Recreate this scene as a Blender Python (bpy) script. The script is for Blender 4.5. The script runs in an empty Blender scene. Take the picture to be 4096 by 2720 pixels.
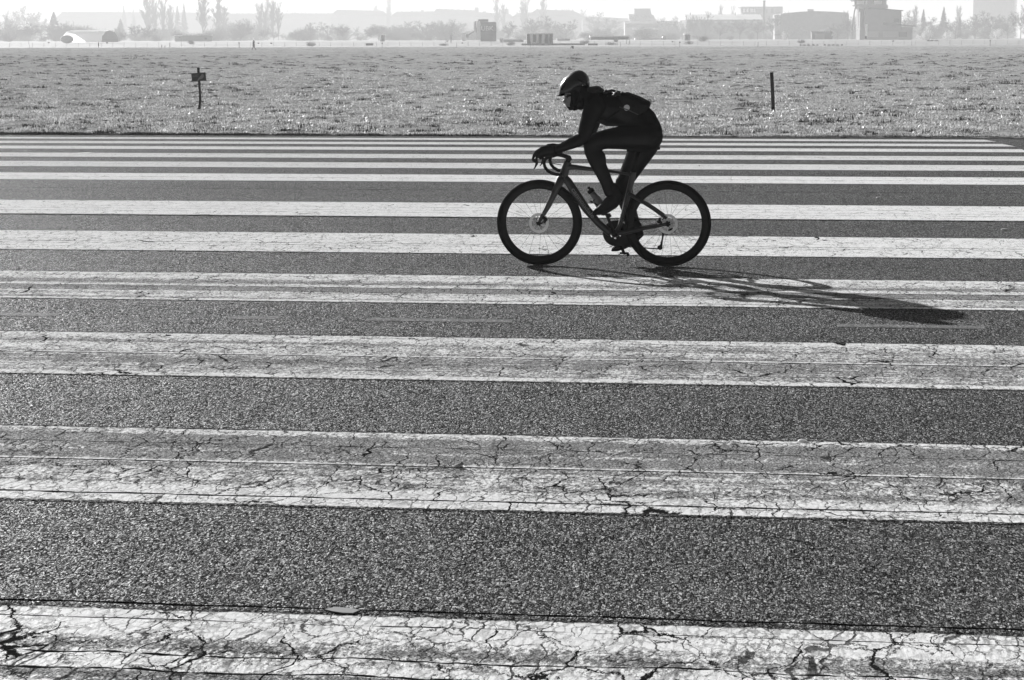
import bpy, math, random
import numpy as np
from mathutils import Vector, Matrix
S = bpy.context.scene
C = S.collection
rad = math.radians

# ---------------------------------------------------------------- camera
FPX, YH, CAMH = 8800.0, 155.0, 1.81            # focal length in photo pixels, horizon row, eye height
TILT = math.atan((1360 - YH) / FPX); ROLL = rad(-0.15); YAW = rad(-7.25)
c_, s_ = math.cos(ROLL), math.sin(ROLL); ct, st = math.cos(TILT), math.sin(TILT)
R_ = Vector((c_, s_ * st, s_ * ct)); U_ = Vector((-s_, c_ * st, c_ * ct)); F_ = Vector((0, ct, -st))
cam = bpy.data.objects.new('camera', bpy.data.cameras.new('camera')); C.objects.link(cam)
cam.matrix_world = Matrix(((R_.x, U_.x, -F_.x, 0), (R_.y, U_.y, -F_.y, 0), (R_.z, U_.z, -F_.z, CAMH), (0, 0, 0, 1)))
cam.data.sensor_width = 36; cam.data.lens = FPX / 4096 * 36
cam.data.clip_start = 0.1; cam.data.clip_end = 8000
S.camera = cam

# ---------------------------------------------------------------- world and sun (black and white photograph: neutral light)
# only the sky's red channel is used: black and white film behind a red filter
SUN_AZ, SUN_EL = rad(-31), rad(19.6)
w = bpy.data.worlds.new('World'); S.world = w; w.use_nodes = True
nt = w.node_tree; nt.nodes.clear()
sky = nt.nodes.new('ShaderNodeTexSky'); sky.sky_type = 'NISHITA'; sky.sun_disc = False
sky.sun_elevation = SUN_EL; sky.sun_rotation = SUN_AZ; sky.air_density = 0.12; sky.dust_density = 0.15; sky.ozone_density = 0.5
bw = nt.nodes.new('ShaderNodeSeparateColor'); bg = nt.nodes.new('ShaderNodeBackground'); wo = nt.nodes.new('ShaderNodeOutputWorld')
nt.links.new(sky.outputs[0], bw.inputs[0]); nt.links.new(bw.outputs[0], bg.inputs[0]); nt.links.new(bg.outputs[0], wo.inputs[0])
bg.inputs[1].default_value = 0.05
sl = bpy.data.lights.new('sun', 'SUN'); sl.energy = 5.0; sl.angle = rad(0.5); sl.color = (1, 1, 1)
sun = bpy.data.objects.new('sun', sl); C.objects.link(sun)
SD = Vector((math.sin(SUN_AZ) * math.cos(SUN_EL), math.cos(SUN_AZ) * math.cos(SUN_EL), math.sin(SUN_EL)))
sun.rotation_euler = SD.to_track_quat('Z', 'Y').to_euler()
S.view_settings.view_transform = 'Standard'; S.view_settings.look = 'None'
S.view_settings.exposure = 2.0; S.view_settings.gamma = 1.0
S.render.engine = 'CYCLES'
S.cycles.max_bounces = 6; S.cycles.volume_bounces = 1; S.cycles.transparent_max_bounces = 16

# ---------------------------------------------------------------- pixel -> world helpers
def ray(x, y):
    u, v = x - 2048, 1360 - y
    return (R_ * u + U_ * v + F_ * FPX)
def G(x, y, z=0.0):                            # photo pixel -> point on the plane of height z
    d = ray(x, y); k = (z - CAMH) / d.z
    return d * k + Vector((0, 0, CAMH))
def at(x, y, D):                               # photo pixel -> point at distance D ahead
    d = ray(x, y); k = D / d.y
    return d * k + Vector((0, 0, CAMH))
cy, sy = math.cos(YAW), math.sin(YAW)
def rw2w(s, a, z=0.0): return Vector((s * cy - a * sy, s * sy + a * cy, z))
def w2rw(p): return (p.x * cy + p.y * sy, -p.x * sy + p.y * cy)
def DS(D): return D if D < 600 else 600 + (D - 600) * 1.8
def gz(D):                                     # the far ground rises gently beyond the fence
    t = min(max((D - 560) / 400, 0), 1); t = t * t * (3 - 2 * t)
    return 1.0 * t

# ---------------------------------------------------------------- object helpers
def tag(o, label=None, cat=None, group=None, kind=None):
    if label: o['label'] = label
    if cat: o['category'] = cat
    if group: o['group'] = group
    if kind: o['kind'] = kind
    return o
def empty(name, loc=(0, 0, 0), rz=0):
    o = bpy.data.objects.new(name, None); C.objects.link(o); o.location = loc; o.rotation_euler = (0, 0, rz)
    o.empty_display_size = 0.2
    return o
class MB:
    def __init__(s): s.v = []; s.f = []
    def add(s, vs, fs):
        n = len(s.v); s.v += [tuple(v) for v in vs]; s.f += [tuple(i + n for i in f) for f in fs]; return s
    def box(s, x0, x1, y0, y1, z0, z1):
        vs = [(x, y, z) for z in (z0, z1) for y in (y0, y1) for x in (x0, x1)]
        return s.add(vs, [(0, 2, 3, 1), (4, 5, 7, 6), (0, 1, 5, 4), (2, 6, 7, 3), (0, 4, 6, 2), (1, 3, 7, 5)])
    def prism(s, pts, y0, y1):                 # polygon in x-z, extruded along y
        n = len(pts); vs = [(p[0], y0, p[1]) for p in pts] + [(p[0], y1, p[1]) for p in pts]
        return s.add(vs, [tuple(range(n)), tuple(range(2 * n - 1, n - 1, -1))] + [(i, (i + 1) % n + 0, (i + 1) % n + n, i + n)[::-1] for i in range(n)])
    def tube(s, pts, rr, rl=None, n=12, lat=None, cap=True):   # section: rr in the bending plane, rl along lat
        pts = [Vector(p) for p in pts]; m = len(pts)
        if not hasattr(rr, '__len__'): rr = [rr] * m
        if rl is None: rl = rr
        if not hasattr(rl, '__len__'): rl = [rl] * m
        base = len(s.v)
        for i, p in enumerate(pts):
            t = (pts[min(i + 1, m - 1)] - pts[max(i - 1, 0)]).normalized()
            L = Vector(lat) if lat else (Vector((0, 1, 0)) if abs(t.y) < .9 else Vector((1, 0, 0)))
            L = (L - t * L.dot(t)).normalized(); N = t.cross(L)
            for k in range(n):
                a = 2 * math.pi * k / n
                s.v.append(tuple(p + N * (rr[i] * math.cos(a)) + L * (rl[i] * math.sin(a))))
        for i in range(m - 1):
            for k in range(n):
                a = base + i * n + k; b = base + i * n + (k + 1) % n
                s.f.append((a, b, b + n, a + n))
        if cap:
            s.f.append(tuple(base + k for k in range(n))[::-1]); s.f.append(tuple(base + (m - 1) * n + k for k in range(n)))
        return s
    def ball(s, p, r, n=14, m=10):
        if not hasattr(r, '__len__'): r = (r, r, r)
        base = len(s.v); p = Vector(p)
        for i in range(1, m):
            th = math.pi * i / m
            for k in range(n):
                ph = 2 * math.pi * k / n
                s.v.append((p.x + r[0] * math.sin(th) * math.cos(ph), p.y + r[1] * math.sin(th) * math.sin(ph), p.z + r[2] * math.cos(th)))
        s.v.append((p.x, p.y, p.z + r[2])); s.v.append((p.x, p.y, p.z - r[2])); T = len(s.v) - 2; B = T + 1
        for i in range(m - 2):
            for k in range(n):
                a = base + i * n + k; b = base + i * n + (k + 1) % n
                s.f.append((a, a + n, b + n, b))
        for k in range(n):
            s.f.append((T, base + k, base + (k + 1) % n)); s.f.append((B, base + (m - 2) * n + (k + 1) % n, base + (m - 2) * n + k))
        return s
    def disc(s, c, r0, r1, y0, y1, n=48):      # ring round an axis along y
        base = len(s.v)
        for k in range(n):
            a = 2 * math.pi * k / n; ca, sa = math.cos(a), math.sin(a)
            for (r, y) in ((r0, y0), (r1, y0), (r1, y1), (r0, y1)):
                s.v.append((c[0] + r * ca, y, c[2] + r * sa))
        for k in range(n):
            a = base + 4 * k; b = base + 4 * ((k + 1) % n)
            for j in range(4):
                s.f.append((a + j, a + (j + 1) % 4, b + (j + 1) % 4, b + j))
        return s
    def torus(s, c, R, prof, n=72):            # prof: list of (radial, y) closed
        base = len(s.v); m = len(prof)
        for k in range(n):
            a = 2 * math.pi * k / n; ca, sa = math.cos(a), math.sin(a)
            for (r, y) in prof: s.v.append((c[0] + (R + r) * ca, c[1] + y, c[2] + (R + r) * sa))
        for k in range(n):
            for j in range(m):
                a = base + k * m; b = base + ((k + 1) % n) * m
                s.f.append((a + j, a + (j + 1) % m, b + (j + 1) % m, b + j))
        return s
    def build(s, name, mat, parent=None, smooth=False, remesh=0, sm=3, loc=None):
        me = bpy.data.meshes.new(name); me.from_pydata(s.v, [], s.f); me.update()
        o = bpy.data.objects.new(name, me); C.objects.link(o)
        if remesh:
            md = o.modifiers.new('r', 'REMESH'); md.mode = 'VOXEL'; md.voxel_size = remesh; md.adaptivity = 0
            if sm: m2 = o.modifiers.new('s', 'SMOOTH'); m2.iterations = sm; m2.factor = .6
            dg = bpy.context.evaluated_depsgraph_get(); me2 = bpy.data.meshes.new_from_object(o.evaluated_get(dg))
            o.modifiers.clear(); o.data = me2; me2.name = name; me = me2; smooth = True
        if mat: me.materials.clear(); me.materials.append(mat)
        if smooth: me.polygons.foreach_set('use_smooth', [True] * len(me.polygons))
        if parent: o.parent = parent
        if loc: o.location = loc
        return o

# ---------------------------------------------------------------- material helpers
class N:
    def __init__(s, name):
        s.m = bpy.data.materials.new(name); s.m.use_nodes = True; s.t = s.m.node_tree; s.t.nodes.clear()
        s.out = s.t.nodes.new('ShaderNodeOutputMaterial')
        s.co = s.t.nodes.new('ShaderNodeTexCoord').outputs['Object']
    def _in(s, sock, v):
        if isinstance(v, bpy.types.NodeSocket): s.t.links.new(v, sock)
        elif v is not None:
            if hasattr(sock.default_value, '__len__') and not hasattr(v, '__len__'): v = (v, v, v, 1)[:len(sock.default_value)]
            sock.default_value = v
    def math(s, op, a, b=0.0, c=None, clamp=False):
        n = s.t.nodes.new('ShaderNodeMath'); n.operation = op; n.use_clamp = clamp
        s._in(n.inputs[0], a); s._in(n.inputs[1], b)
        if c is not None: s._in(n.inputs[2], c)
        return n.outputs[0]
    def map(s, v, a, b, c=0.0, d=1.0, smooth=False):
        n = s.t.nodes.new('ShaderNodeMapRange'); n.interpolation_type = 'SMOOTHSTEP' if smooth else 'LINEAR'
        for i, x in enumerate((v, a, b, c, d)): s._in(n.inputs[i], x)
        return n.outputs[0]
    def scale(s, sx, sy=None, sz=None, off=(0, 0, 0), src=None):
        n = s.t.nodes.new('ShaderNodeMapping'); s._in(n.inputs[0], src or s.co)
        n.inputs['Scale'].default_value = (sx, sx if sy is None else sy, sx if sz is None else sz); n.inputs['Location'].default_value = off
        return n.outputs[0]
    def noise(s, vec, sc=1.0, det=2.0, rough=.5, dist=0.0):
        n = s.t.nodes.new('ShaderNodeTexNoise'); s._in(n.inputs['Vector'], vec)
        n.inputs['Scale'].default_value = sc; n.inputs['Detail'].default_value = det; n.inputs['Roughness'].default_value = rough; n.inputs['Distortion'].default_value = dist
        return n.outputs[0]
    def voro(s, vec, sc=1.0, feat='F1', out=0):
        n = s.t.nodes.new('ShaderNodeTexVoronoi'); n.feature = feat; s._in(n.inputs['Vector'], vec); n.inputs['Scale'].default_value = sc
        return n.outputs[out]
    def vadd(s, a, b):
        n = s.t.nodes.new('ShaderNodeVectorMath'); n.operation = 'ADD'; s._in(n.inputs[0], a); s._in(n.inputs[1], b); return n.outputs[0]
    def comb(s, x, y, z=0.0):
        n = s.t.nodes.new('ShaderNodeCombineXYZ')
        for i, v in enumerate((x, y, z)): s._in(n.inputs[i], v)
        return n.outputs[0]
    def sep(s):
        n = s.t.nodes.new('ShaderNodeSeparateXYZ'); s._in(n.inputs[0], s.co); return n.outputs
    def mix(s, f, a, b):                       # scalar mix
        return s.math('ADD', s.math('MULTIPLY', a, s.math('SUBTRACT', 1.0, f)), s.math('MULTIPLY', b, f))
    def bump(s, h, dist, strength=1.0):
        n = s.t.nodes.new('ShaderNodeBump'); s._in(n.inputs['Height'], h); n.inputs['Distance'].default_value = dist; n.inputs['Strength'].default_value = strength
        return n.outputs[0]
    def bsdf(s, col, rough=.6, normal=None, spec=.5, coat=0.0, metal=0.0):
        n = s.t.nodes.new('ShaderNodeBsdfPrincipled'); s._in(n.inputs['Base Color'], col); s._in(n.inputs['Roughness'], rough)
        s._in(n.inputs['Specular IOR Level'], spec); s._in(n.inputs['Metallic'], metal); s._in(n.inputs['Coat Weight'], coat)
        if normal is not None: s.t.links.new(normal, n.inputs['Normal'])
        s.t.links.new(n.outputs[0], s.out.inputs[0]); return n
def _surf(n, col, normal, fac, rough):          # diffuse with a fixed share of gloss: rough stone and cloth have no mirror at grazing angles
    d = n.t.nodes.new('ShaderNodeBsdfDiffuse'); g = n.t.nodes.new('ShaderNodeBsdfGlossy'); m = n.t.nodes.new('ShaderNodeMixShader')
    n._in(d.inputs['Color'], col); d.inputs['Roughness'].default_value = .6; n._in(g.inputs['Roughness'], rough); n._in(m.inputs[0], fac)
    if normal is not None: n.t.links.new(normal, d.inputs['Normal']); n.t.links.new(normal, g.inputs['Normal'])
    n.t.links.new(d.outputs[0], m.inputs[1]); n.t.links.new(g.outputs[0], m.inputs[2]); n.t.links.new(m.outputs[0], n.out.inputs[0])
def matte(name, v, gloss=.01, rough=.5, var=.15, sc=20, bmp=0.0, bsc=200):
    n = N(name); f = n.map(n.noise(n.co, sc, 4), .3, .7, v * (1 - var), v * (1 + var))
    _surf(n, f, n.bump(n.noise(n.co, bsc, 3), bmp) if bmp else None, gloss, rough); return n.m
def plain(name, v, rough=.6, spec=.5, var=.15, sc=20, coat=0.0, metal=0.0, bmp=0.0, bsc=200):
    n = N(name); f = n.map(n.noise(n.co, sc, 4), .3, .7, v * (1 - var), v * (1 + var))
    nm = n.bump(n.noise(n.co, bsc, 3), bmp) if bmp else None
    n.bsdf(f, rough, nm, spec, coat, metal); return n.m

# ---------------------------------------------------------------- runway
def asphalt_nodes(n):
    g1 = n.noise(n.scale(180, 74), 1, 3, .65); g2 = n.noise(n.scale(55, 16), 1, 2); g3 = n.noise(n.scale(13, 1.6), 1, 3)
    vor = n.voro(n.scale(140, 60), 1, 'F1', 1)            # random value per stone
    sepv = n.t.nodes.new('ShaderNodeSeparateColor'); n._in(sepv.inputs[0], vor)
    stone = sepv.outputs[0]
    pale = n.math('POWER', stone, 7.0)
    v = n.math('ADD', n.math('MULTIPLY', g1, .50), n.math('ADD', n.math('MULTIPLY', g2, .30), n.math('MULTIPLY', g3, .20)))
    v = n.map(v, .43, .58, .003, .072)
    v = n.math('ADD', v, n.math('MULTIPLY', pale, .32))  # scattered bright stones, their glints put into the colour
    big = n.math('MULTIPLY', n.map(n.noise(n.scale(.25, 1.1), 1, 3), .3, .7, .80, 1.2), n.map(n.noise(n.scale(.12, 9), 1, 4, .6), .3, .7, .88, 1.12))
    v = n.math('MULTIPLY', v, big)
    hgt = n.math('ADD', n.math('MULTIPLY', g1, .8), n.math('ADD', n.math('MULTIPLY', stone, .35), n.math('MULTIPLY', g2, .8)))
    cav = n.map(g1, .42, .56, 0, 1)            # only the stones' tops shine, the gaps between them stay black
    spec = n.math('MULTIPLY', n.math('MULTIPLY', cav, n.map(stone, .2, 1.0, .03, .75)), 1.0)
    v = n.math('MULTIPLY', v, n.map(g1, .36, .5, .25, 1))  # occlusion in the gaps between stones, painted into the colour
    lw = n.t.nodes.new('ShaderNodeLayerWeight'); lw.inputs[0].default_value = .5
    spec = n.math('MULTIPLY', spec, n.math('ADD', .28, n.math('MULTIPLY', n.math('POWER', lw.outputs['Facing'], 8.0), 2.9)))
    return v, hgt, spec
def seams(n, a, s, lst):                       # joints along the runway: (a, half width, wobble, start)
    tot = 0.0
    for i, (a0, hw, wob, fade) in enumerate(lst):
        nz = n.noise(n.comb(n.math('MULTIPLY', s, 2.2), a0 * 3.1, 0), 1, 4, .6)
        d = n.math('ABSOLUTE', n.math('SUBTRACT', n.math('ADD', a, n.math('MULTIPLY', n.math('SUBTRACT', nz, .5), wob)), a0))
        wv = n.map(n.noise(n.comb(n.math('MULTIPLY', s, 9), a0, 2), 1, 3), .35, .65, hw * fade, hw * 1.4)
        m = n.math('SUBTRACT', 1.0, n.math('DIVIDE', d, n.math('MAXIMUM', wv, .0004)), clamp=True)
        m = n.math('MULTIPLY', m, 2.2, clamp=True)
        tot = n.math('MAXIMUM', tot, m)
    return tot

n = N('asphalt'); v, hgt, spec = asphalt_nodes(n); X = n.sep()
sm_ = seams(n, X[1], X[0], [(6.742, .011, .05, .6), (22.20, .05, .05, .5), (30.76, .06, .05, .0), (26.3, .03, .03, .0), (18.42, .03, .04, .3), (13.15, .02, .03, .3)])
v = n.mix(sm_, v, .004); hgt = n.math('SUBTRACT', hgt, n.math('MULTIPLY', sm_, 2.0))
ck = n.voro(n.vadd(n.scale(.8, .5), n.noise(n.scale(3), 1, 4)), 1, 'DISTANCE_TO_EDGE')
ckm = n.math('MULTIPLY', n.map(ck, .0, .006, 1, 0), n.map(n.noise(n.scale(.6), 1, 2), .50, .60))
v = n.mix(ckm, v, .008)
spec = n.math('MULTIPLY', spec, n.math('SUBTRACT', 1.0, n.math('MAXIMUM', sm_, ckm)))
_surf(n, v, n.bump(hgt, .009), n.math('MULTIPLY', spec, .22), .42)
M_asphalt = n.m

def paint_mat(name, fresh, wear, edges, cr=1.0, lines=(), white=(), bands=()):
    """worn runway paint: fresh = paint value, wear 0..1, edges=(a0,a1)"""
    n = N(name); v, hgt, spec = asphalt_nodes(n); X = n.sep(); s, a = X[0], X[1]
    streak = n.noise(n.comb(n.math('MULTIPLY', s, .25), n.math('MULTIPLY', a, 9.0), edges[0]), 1, 5, .7)
    streak2 = n.noise(n.comb(n.math('MULTIPLY', s, .05), n.math('MULTIPLY', a, 3.2), edges[0] + 5), 1, 2)
    blotch = n.noise(n.scale(6, 3), 1, 7, .72)
    fine = n.noise(n.scale(48, 26), 1, 5, .75)
    wv = n.math('ADD', n.math('MULTIPLY', streak, .9), n.math('ADD', n.math('MULTIPLY', blotch, .7), n.math('ADD', n.math('MULTIPLY', fine, 1.5), n.math('MULTIPLY', streak2, .55))))
    # paint keeps best near the stripe's edges
    ed = n.math('MINIMUM', n.math('SUBTRACT', a, edges[0]), n.math('SUBTRACT', edges[1], a))
    wv = n.math('ADD', wv, n.map(ed, .0, .22, .22, 0.0, True))
    for (b0, b1, amt) in bands:
        wv = n.math('ADD', wv, n.math('MULTIPLY', n.math('MULTIPLY', n.map(a, b0 - .03, b0 + .03), n.map(a, b1 - .03, b1 + .03, 1, 0)), amt))
    th = 1.70 + (wear - .5) * .75
    pm = n.map(wv, th - .13, th + .13, 0, 1, True)
    if white:
        for (w0, w1) in white:
            wm = n.math('MULTIPLY', n.map(a, w0 - .008, w0 + .008), n.map(a, w1 - .008, w1 + .008, 1, 0))
            pm = n.math('MAXIMUM', pm, n.math('MULTIPLY', wm, n.map(blotch, .3, .42)))
    # alligator cracks
    warp = n.t.nodes.new('ShaderNodeTexNoise'); n._in(warp.inputs['Vector'], n.scale(5, 4)); warp.inputs['Scale'].default_value = 1; warp.inputs['Detail'].default_value = 5
    c1 = n.voro(n.vadd(n.scale(4.4, 3.0), n.comb(n.math('MULTIPLY', warp.outputs[0], .9), n.math('MULTIPLY', blotch, 1.1))), 1, 'DISTANCE_TO_EDGE')
    wd = n.map(n.noise(n.scale(2.2), 1, 3), .36, .75, .0, .030 * cr)
    m1 = n.math('SUBTRACT', 1.0, n.math('DIVIDE', c1, n.math('ADD', wd, .0015)), clamp=True); m1 = n.math('MULTIPLY', m1, 2.5, clamp=True)
    c2 = n.voro(n.vadd(n.scale(30, 15), n.comb(n.math('MULTIPLY', fine, 1.2), n.math('MULTIPLY', blotch, 5.0))), 1, 'DISTANCE_TO_EDGE')
    m2 = n.math('MULTIPLY', n.map(c2, .0, .16, 1, 0), n.math('MULTIPLY', n.map(blotch, .36, .62, 1.0, .2), cr), clamp=True)
    body = n.mix(pm, n.map(n.noise(n.co, 120, 3), .40, .60, .06, .46), n.map(fine, .3, .7, fresh * .93, fresh * 1.05))
    body = n.mix(n.math('MULTIPLY', m2, .75), body, .10)
    c3 = n.voro(n.vadd(n.scale(10, 5.5), n.comb(n.math('MULTIPLY', warp.outputs[0], 1.6), n.math('MULTIPLY', blotch, 2.4))), 1, 'DISTANCE_TO_EDGE')
    w3 = n.map(n.noise(n.scale(3.5, 2.5, off=(7, 1, 0)), 1, 4, .6), .36, .70, .0, .045 * cr)
    m3 = n.math('MULTIPLY', n.math('SUBTRACT', 1.0, n.math('DIVIDE', c3, n.math('ADD', w3, .0015)), clamp=True), 2.0, clamp=True)
    m1 = n.math('MAXIMUM', m1, n.math('MULTIPLY', m3, .85))
    body = n.mix(m1, body, .018)
    if lines:
        lm = seams(n, a, s, lines); body = n.mix(lm, body, .012); m1 = n.math('MAXIMUM', m1, lm)
    rag = n.map(n.math('ADD', ed, n.math('MULTIPLY', n.math('SUBTRACT', n.noise(n.scale(14, 14), 1, 5, .7), .56), .075)), -.004, .006)
    body = n.mix(rag, v, body); pm = n.math('MULTIPLY', pm, rag)
    h2 = n.math('SUBTRACT', n.math('MULTIPLY', hgt, n.mix(pm, .8, .42)), n.math('MULTIPLY', m1, 1.6))
    sp = n.math('MULTIPLY', n.mix(pm, n.math('MULTIPLY', spec, .8), .22), n.math('SUBTRACT', 1.0, n.math('MAXIMUM', m1, n.math('MULTIPLY', m2, .8))))
    _surf(n, body, n.bump(h2, .0055), n.math('MULTIPLY', sp, .22), .5)
    return n.m

runway = MB().add([(-260, -40, 0), (60, -40, 0), (60, 40.95, 0), (-260, 40.95, 0)], [(0, 1, 2, 3)]).build('runway', M_asphalt)
runway.rotation_euler = (0, 0, YAW); tag(runway, kind='structure')
near = [6.737, 8.275, 9.889, 11.492, 13.182, 14.916, 16.695, 18.454, 20.312, 22.27, 24.223]
far = [27.821, 29.275, 30.727, 32.094, 33.288, 34.518, 35.775, 36.763, 37.69, 38.562, 39.408]
stripes = [  # a0, a1, fresh, wear, crack, lines, white strips, bands
 (4.9, 6.665, .86, .42, 1.25, [(6.55, .006, .05, .1), (6.17, .011, .16, .0), (5.99, .012, .14, .2)], [(6.575, 6.645)], [(6.20, 6.36, -.30), (5.86, 5.99, -.28)]),
 (8.275, 9.889, .85, .76, .95, [(8.425, .014, .05, .5), (9.105, .011, .01, .5), (9.53, .007, .02, .2)], [(9.125, 9.15)], [(9.2, 9.75, -.16), (8.42, 8.62, .22), (8.28, 8.42, .16)]),
 (11.492, 13.182, .84, .72, .8, [(12.31, .014, .02, .4), (11.79, .009, .06, .0)], [(12.33, 12.37), (11.52, 11.62)], [(12.9, 13.15, .12), (11.9, 12.3, -.14)]),
 (14.916, 16.695, .85, .62, .75, [(15.78, .017, .01, .7), (15.49, .012, .02, .5), (15.05, .013, .02, .5)], [(15.81, 15.86), (14.93, 15.02)], [(15.5, 15.76, -.3), (16.3, 16.6, .12), (15.95, 16.2, -.1)]),
 (18.454, 20.312, .89, .12, .65, [(19.28, .018, .02, .2), (19.1, .012, .03, .0)], [(18.48, 18.62)], []),
 (22.30, 24.223, .89, .0, .4, [(23.1, .012, .02, .0), (22.8, .012, .02, .0), (23.5, .012, .02, .0)], [(22.32, 22.5)], []),
 (far[0], far[1], .88, .04, .3, [(28.5, .02, .02, .0)], [], []),
 (far[2], far[3], .78, .34, .3, [], [], []), (far[4], far[5], .78, .38, .3, [], [], []), (far[6], far[7], .80, .30, .3, [], [], []),
 (far[8], far[9], .78, .36, .3, [], [], []), (far[10], 40.15, .76, .34, .3, [], [], [])]
for i, (a0, a1, fresh, wear, cr, ln, wh, bd) in enumerate(stripes):
    x1 = 3.72 if i < 11 else 3.55
    mk = MB().add([(-30, a0 - .03, .002), (x1, a0 - .03, .002), (x1 - (.15 if i > 9 else 0), a1 + .03, .002), (-30, a1 + .03, .002)], [(0, 1, 2, 3)])
    o = mk.build('runway_stripe', paint_mat('stripe_paint', fresh, wear, (a0, a1), cr, ln, wh, bd)); o.rotation_euler = (0, 0, YAW); tag(o, kind='structure')
Mdash = paint_mat('faded_paint', .12, .66, (13.8, 14.2), .2)
for (x0, x1) in ((-7.2, -4.82), (-3.64, -3.31), (-2.73, -1.78), (.3, 1.22), (2.6, 3.6)):
    o = MB().add([(x0, 13.92, .0022), (x1, 13.92, .0022), (x1, 14.08, .0022), (x0, 14.08, .0022)], [(0, 1, 2, 3)]).build('lane_dash', Mdash)
    o.rotation_euler = (0, 0, YAW); tag(o, kind='structure')

# ---------------------------------------------------------------- grass field (bumpy ground mesh) and the ground beyond
rng = np.random.default_rng(4)
def vnoise(x, y, seed):                        # smooth value noise, numpy
    xi = np.floor(x).astype(np.int64); yi = np.floor(y).astype(np.int64); fx = x - xi; fy = y - yi
    fx = fx * fx * (3 - 2 * fx); fy = fy * fy * (3 - 2 * fy)
    def h(a, b):
        k = (a * 374761393 + b * 668265263 + seed * 1442695041) & 0xffffffff
        k = ((k ^ (k >> 13)) * 1274126177) & 0xffffffff
        return ((k ^ (k >> 16)) & 0xffff) / 65535.0
    return (h(xi, yi) * (1 - fx) + h(xi + 1, yi) * fx) * (1 - fy) + (h(xi, yi + 1) * (1 - fx) + h(xi + 1, yi + 1) * fx) * fy
def field_h(s, a):
    d = a
    z = .022 * vnoise(s * 1.3, a * 1.0, 1) + .022 * vnoise(s * 3.3, a * 2.6, 2) + .02 * vnoise(s * 8, a * 7, 3)
    cl = vnoise(s * 1.7, a * .8, 7) * vnoise(s * .45, a * .25, 8)
    z = z + .12 * np.clip(cl - .52, 0, 1)
    z = z + np.clip((d - 80) / 300, 0, 1) * (.05 * vnoise(s * .35, a * .22, 5) + .03 * vnoise(s * .8, a * .5, 6))
    return (z + .03) * (.25 + .75 * np.clip((d - EDGE) / 2.5, 0, 1))
EDGE = 41.0
def edge_a(s): return EDGE - .045 * (s + 6) + .04 * np.sin(s * 1.7) * 0 + .05 * (vnoise(s * 2.2, s * 0, 11) - .5)
NR, NC = 640, 860
tr = np.linspace(0, 1, NR); arow = (1 / (1 / EDGE + (1 / 470.0 - 1 / EDGE) * tr ** 1.0))
mixr = EDGE * (470 / EDGE) ** tr; arow = .5 * arow + .5 * mixr
u = np.linspace(-1, 1, NC)
A, Uu = np.meshgrid(arow, u, indexing='ij')
SS = A * math.tan(YAW) + Uu * (A * .27 + 1.0)
AA = A + (edge_a(SS) - EDGE) * np.clip(1 - (A - EDGE) / 4, 0, 1)
ZZ = field_h(SS, AA)
ZZ[0, :] = -.02; AA[1, :] = AA[0, :] + .03; ZZ[1, :] = .012 + .02 * vnoise(SS[0] * 5, SS[0] * 0, 3)
vs = np.stack([SS, AA, ZZ], -1).reshape(-1, 3)
idx = np.arange(NR * NC).reshape(NR, NC)
fs = np.stack([idx[:-1, :-1], idx[:-1, 1:], idx[1:, 1:], idx[1:, :-1]], -1).reshape(-1, 4)
def np_mesh(name, vs, fs, k):
    me = bpy.data.meshes.new(name); me.vertices.add(len(vs)); me.vertices.foreach_set('co', vs.astype(np.float32).ravel())
    me.loops.add(fs.size); me.loops.foreach_set('vertex_index', fs.astype(np.int32).ravel())
    me.polygons.add(len(fs)); me.polygons.foreach_set('loop_start', np.arange(0, fs.size, k, dtype=np.int32)); me.update(calc_edges=True)
    return me
me = np_mesh('grass_field', vs, fs, 4)
n = N('turf'); g = n.noise(n.scale(24, 3), 1, 6, .75); g2 = n.noise(n.scale(4, .8), 1, 4, .6); g3 = n.noise(n.scale(.05, .02), 1, 3)
v = n.math('ADD', n.math('MULTIPLY', g, .55), n.math('ADD', n.math('MULTIPLY', g2, .3), n.math('MULTIPLY', g3, .15)))
v = n.map(v, .38, .62, .20, .62)
dark = n.map(n.math('MULTIPLY', n.noise(n.scale(2.6, .9), 1, 4, .6), n.noise(n.scale(.6, .2, off=(3, 3, 0)), 1, 2)), .30, .36)  # dark spots: shadows of grass clumps put into the turf colour
v = n.mix(dark, v, .05)
_surf(n, v, n.bump(g, .05), .01, .5); M_turf = n.m
me.materials.append(M_turf); me.polygons.foreach_set('use_smooth', [True] * len(me.polygons))
field = bpy.data.objects.new('grass_field', me); C.objects.link(field); field.rotation_euler = (0, 0, YAW); tag(field, kind='structure')

# ground sheet reaching the horizon, rising slightly beyond the fence
rows = [-60, 0, 30, 44, 120, 300, 460, 560, 620, 680, 740, 800, 860, 920, 960, 1200, 4300]
mb = MB(); vs = []
for Y in rows:
    z = gz(Y) - (.15 if Y < 440 else 0.0) + (-.01 if Y >= 440 else 0)
    vs += [(-1800, Y, z), (-300, Y, z), (300, Y, z), (1800, Y, z)]
fsx = []
for i in range(len(rows) - 1):
    for j in range(3): fsx.append((i * 4 + j, i * 4 + j + 1, i * 4 + j + 5, i * 4 + j + 4))
n = N('far_turf'); v = n.map(n.noise(n.scale(.05, .02), 1, 5, .6), .3, .7, .10, .20); n.bsdf(v, .9, None, .1)
ground = mb.add(vs, fsx).build('ground', n.m); tag(ground, kind='structure')
M_conc = plain('pale_concrete', .26, .8, .3, .15, .2)
taxi = MB().add([(-500, 478, .02), (500, 478 - 110, .02), (500, 520 - 110, .02), (-500, 520, .02)], [(0, 1, 2, 3)])
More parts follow.
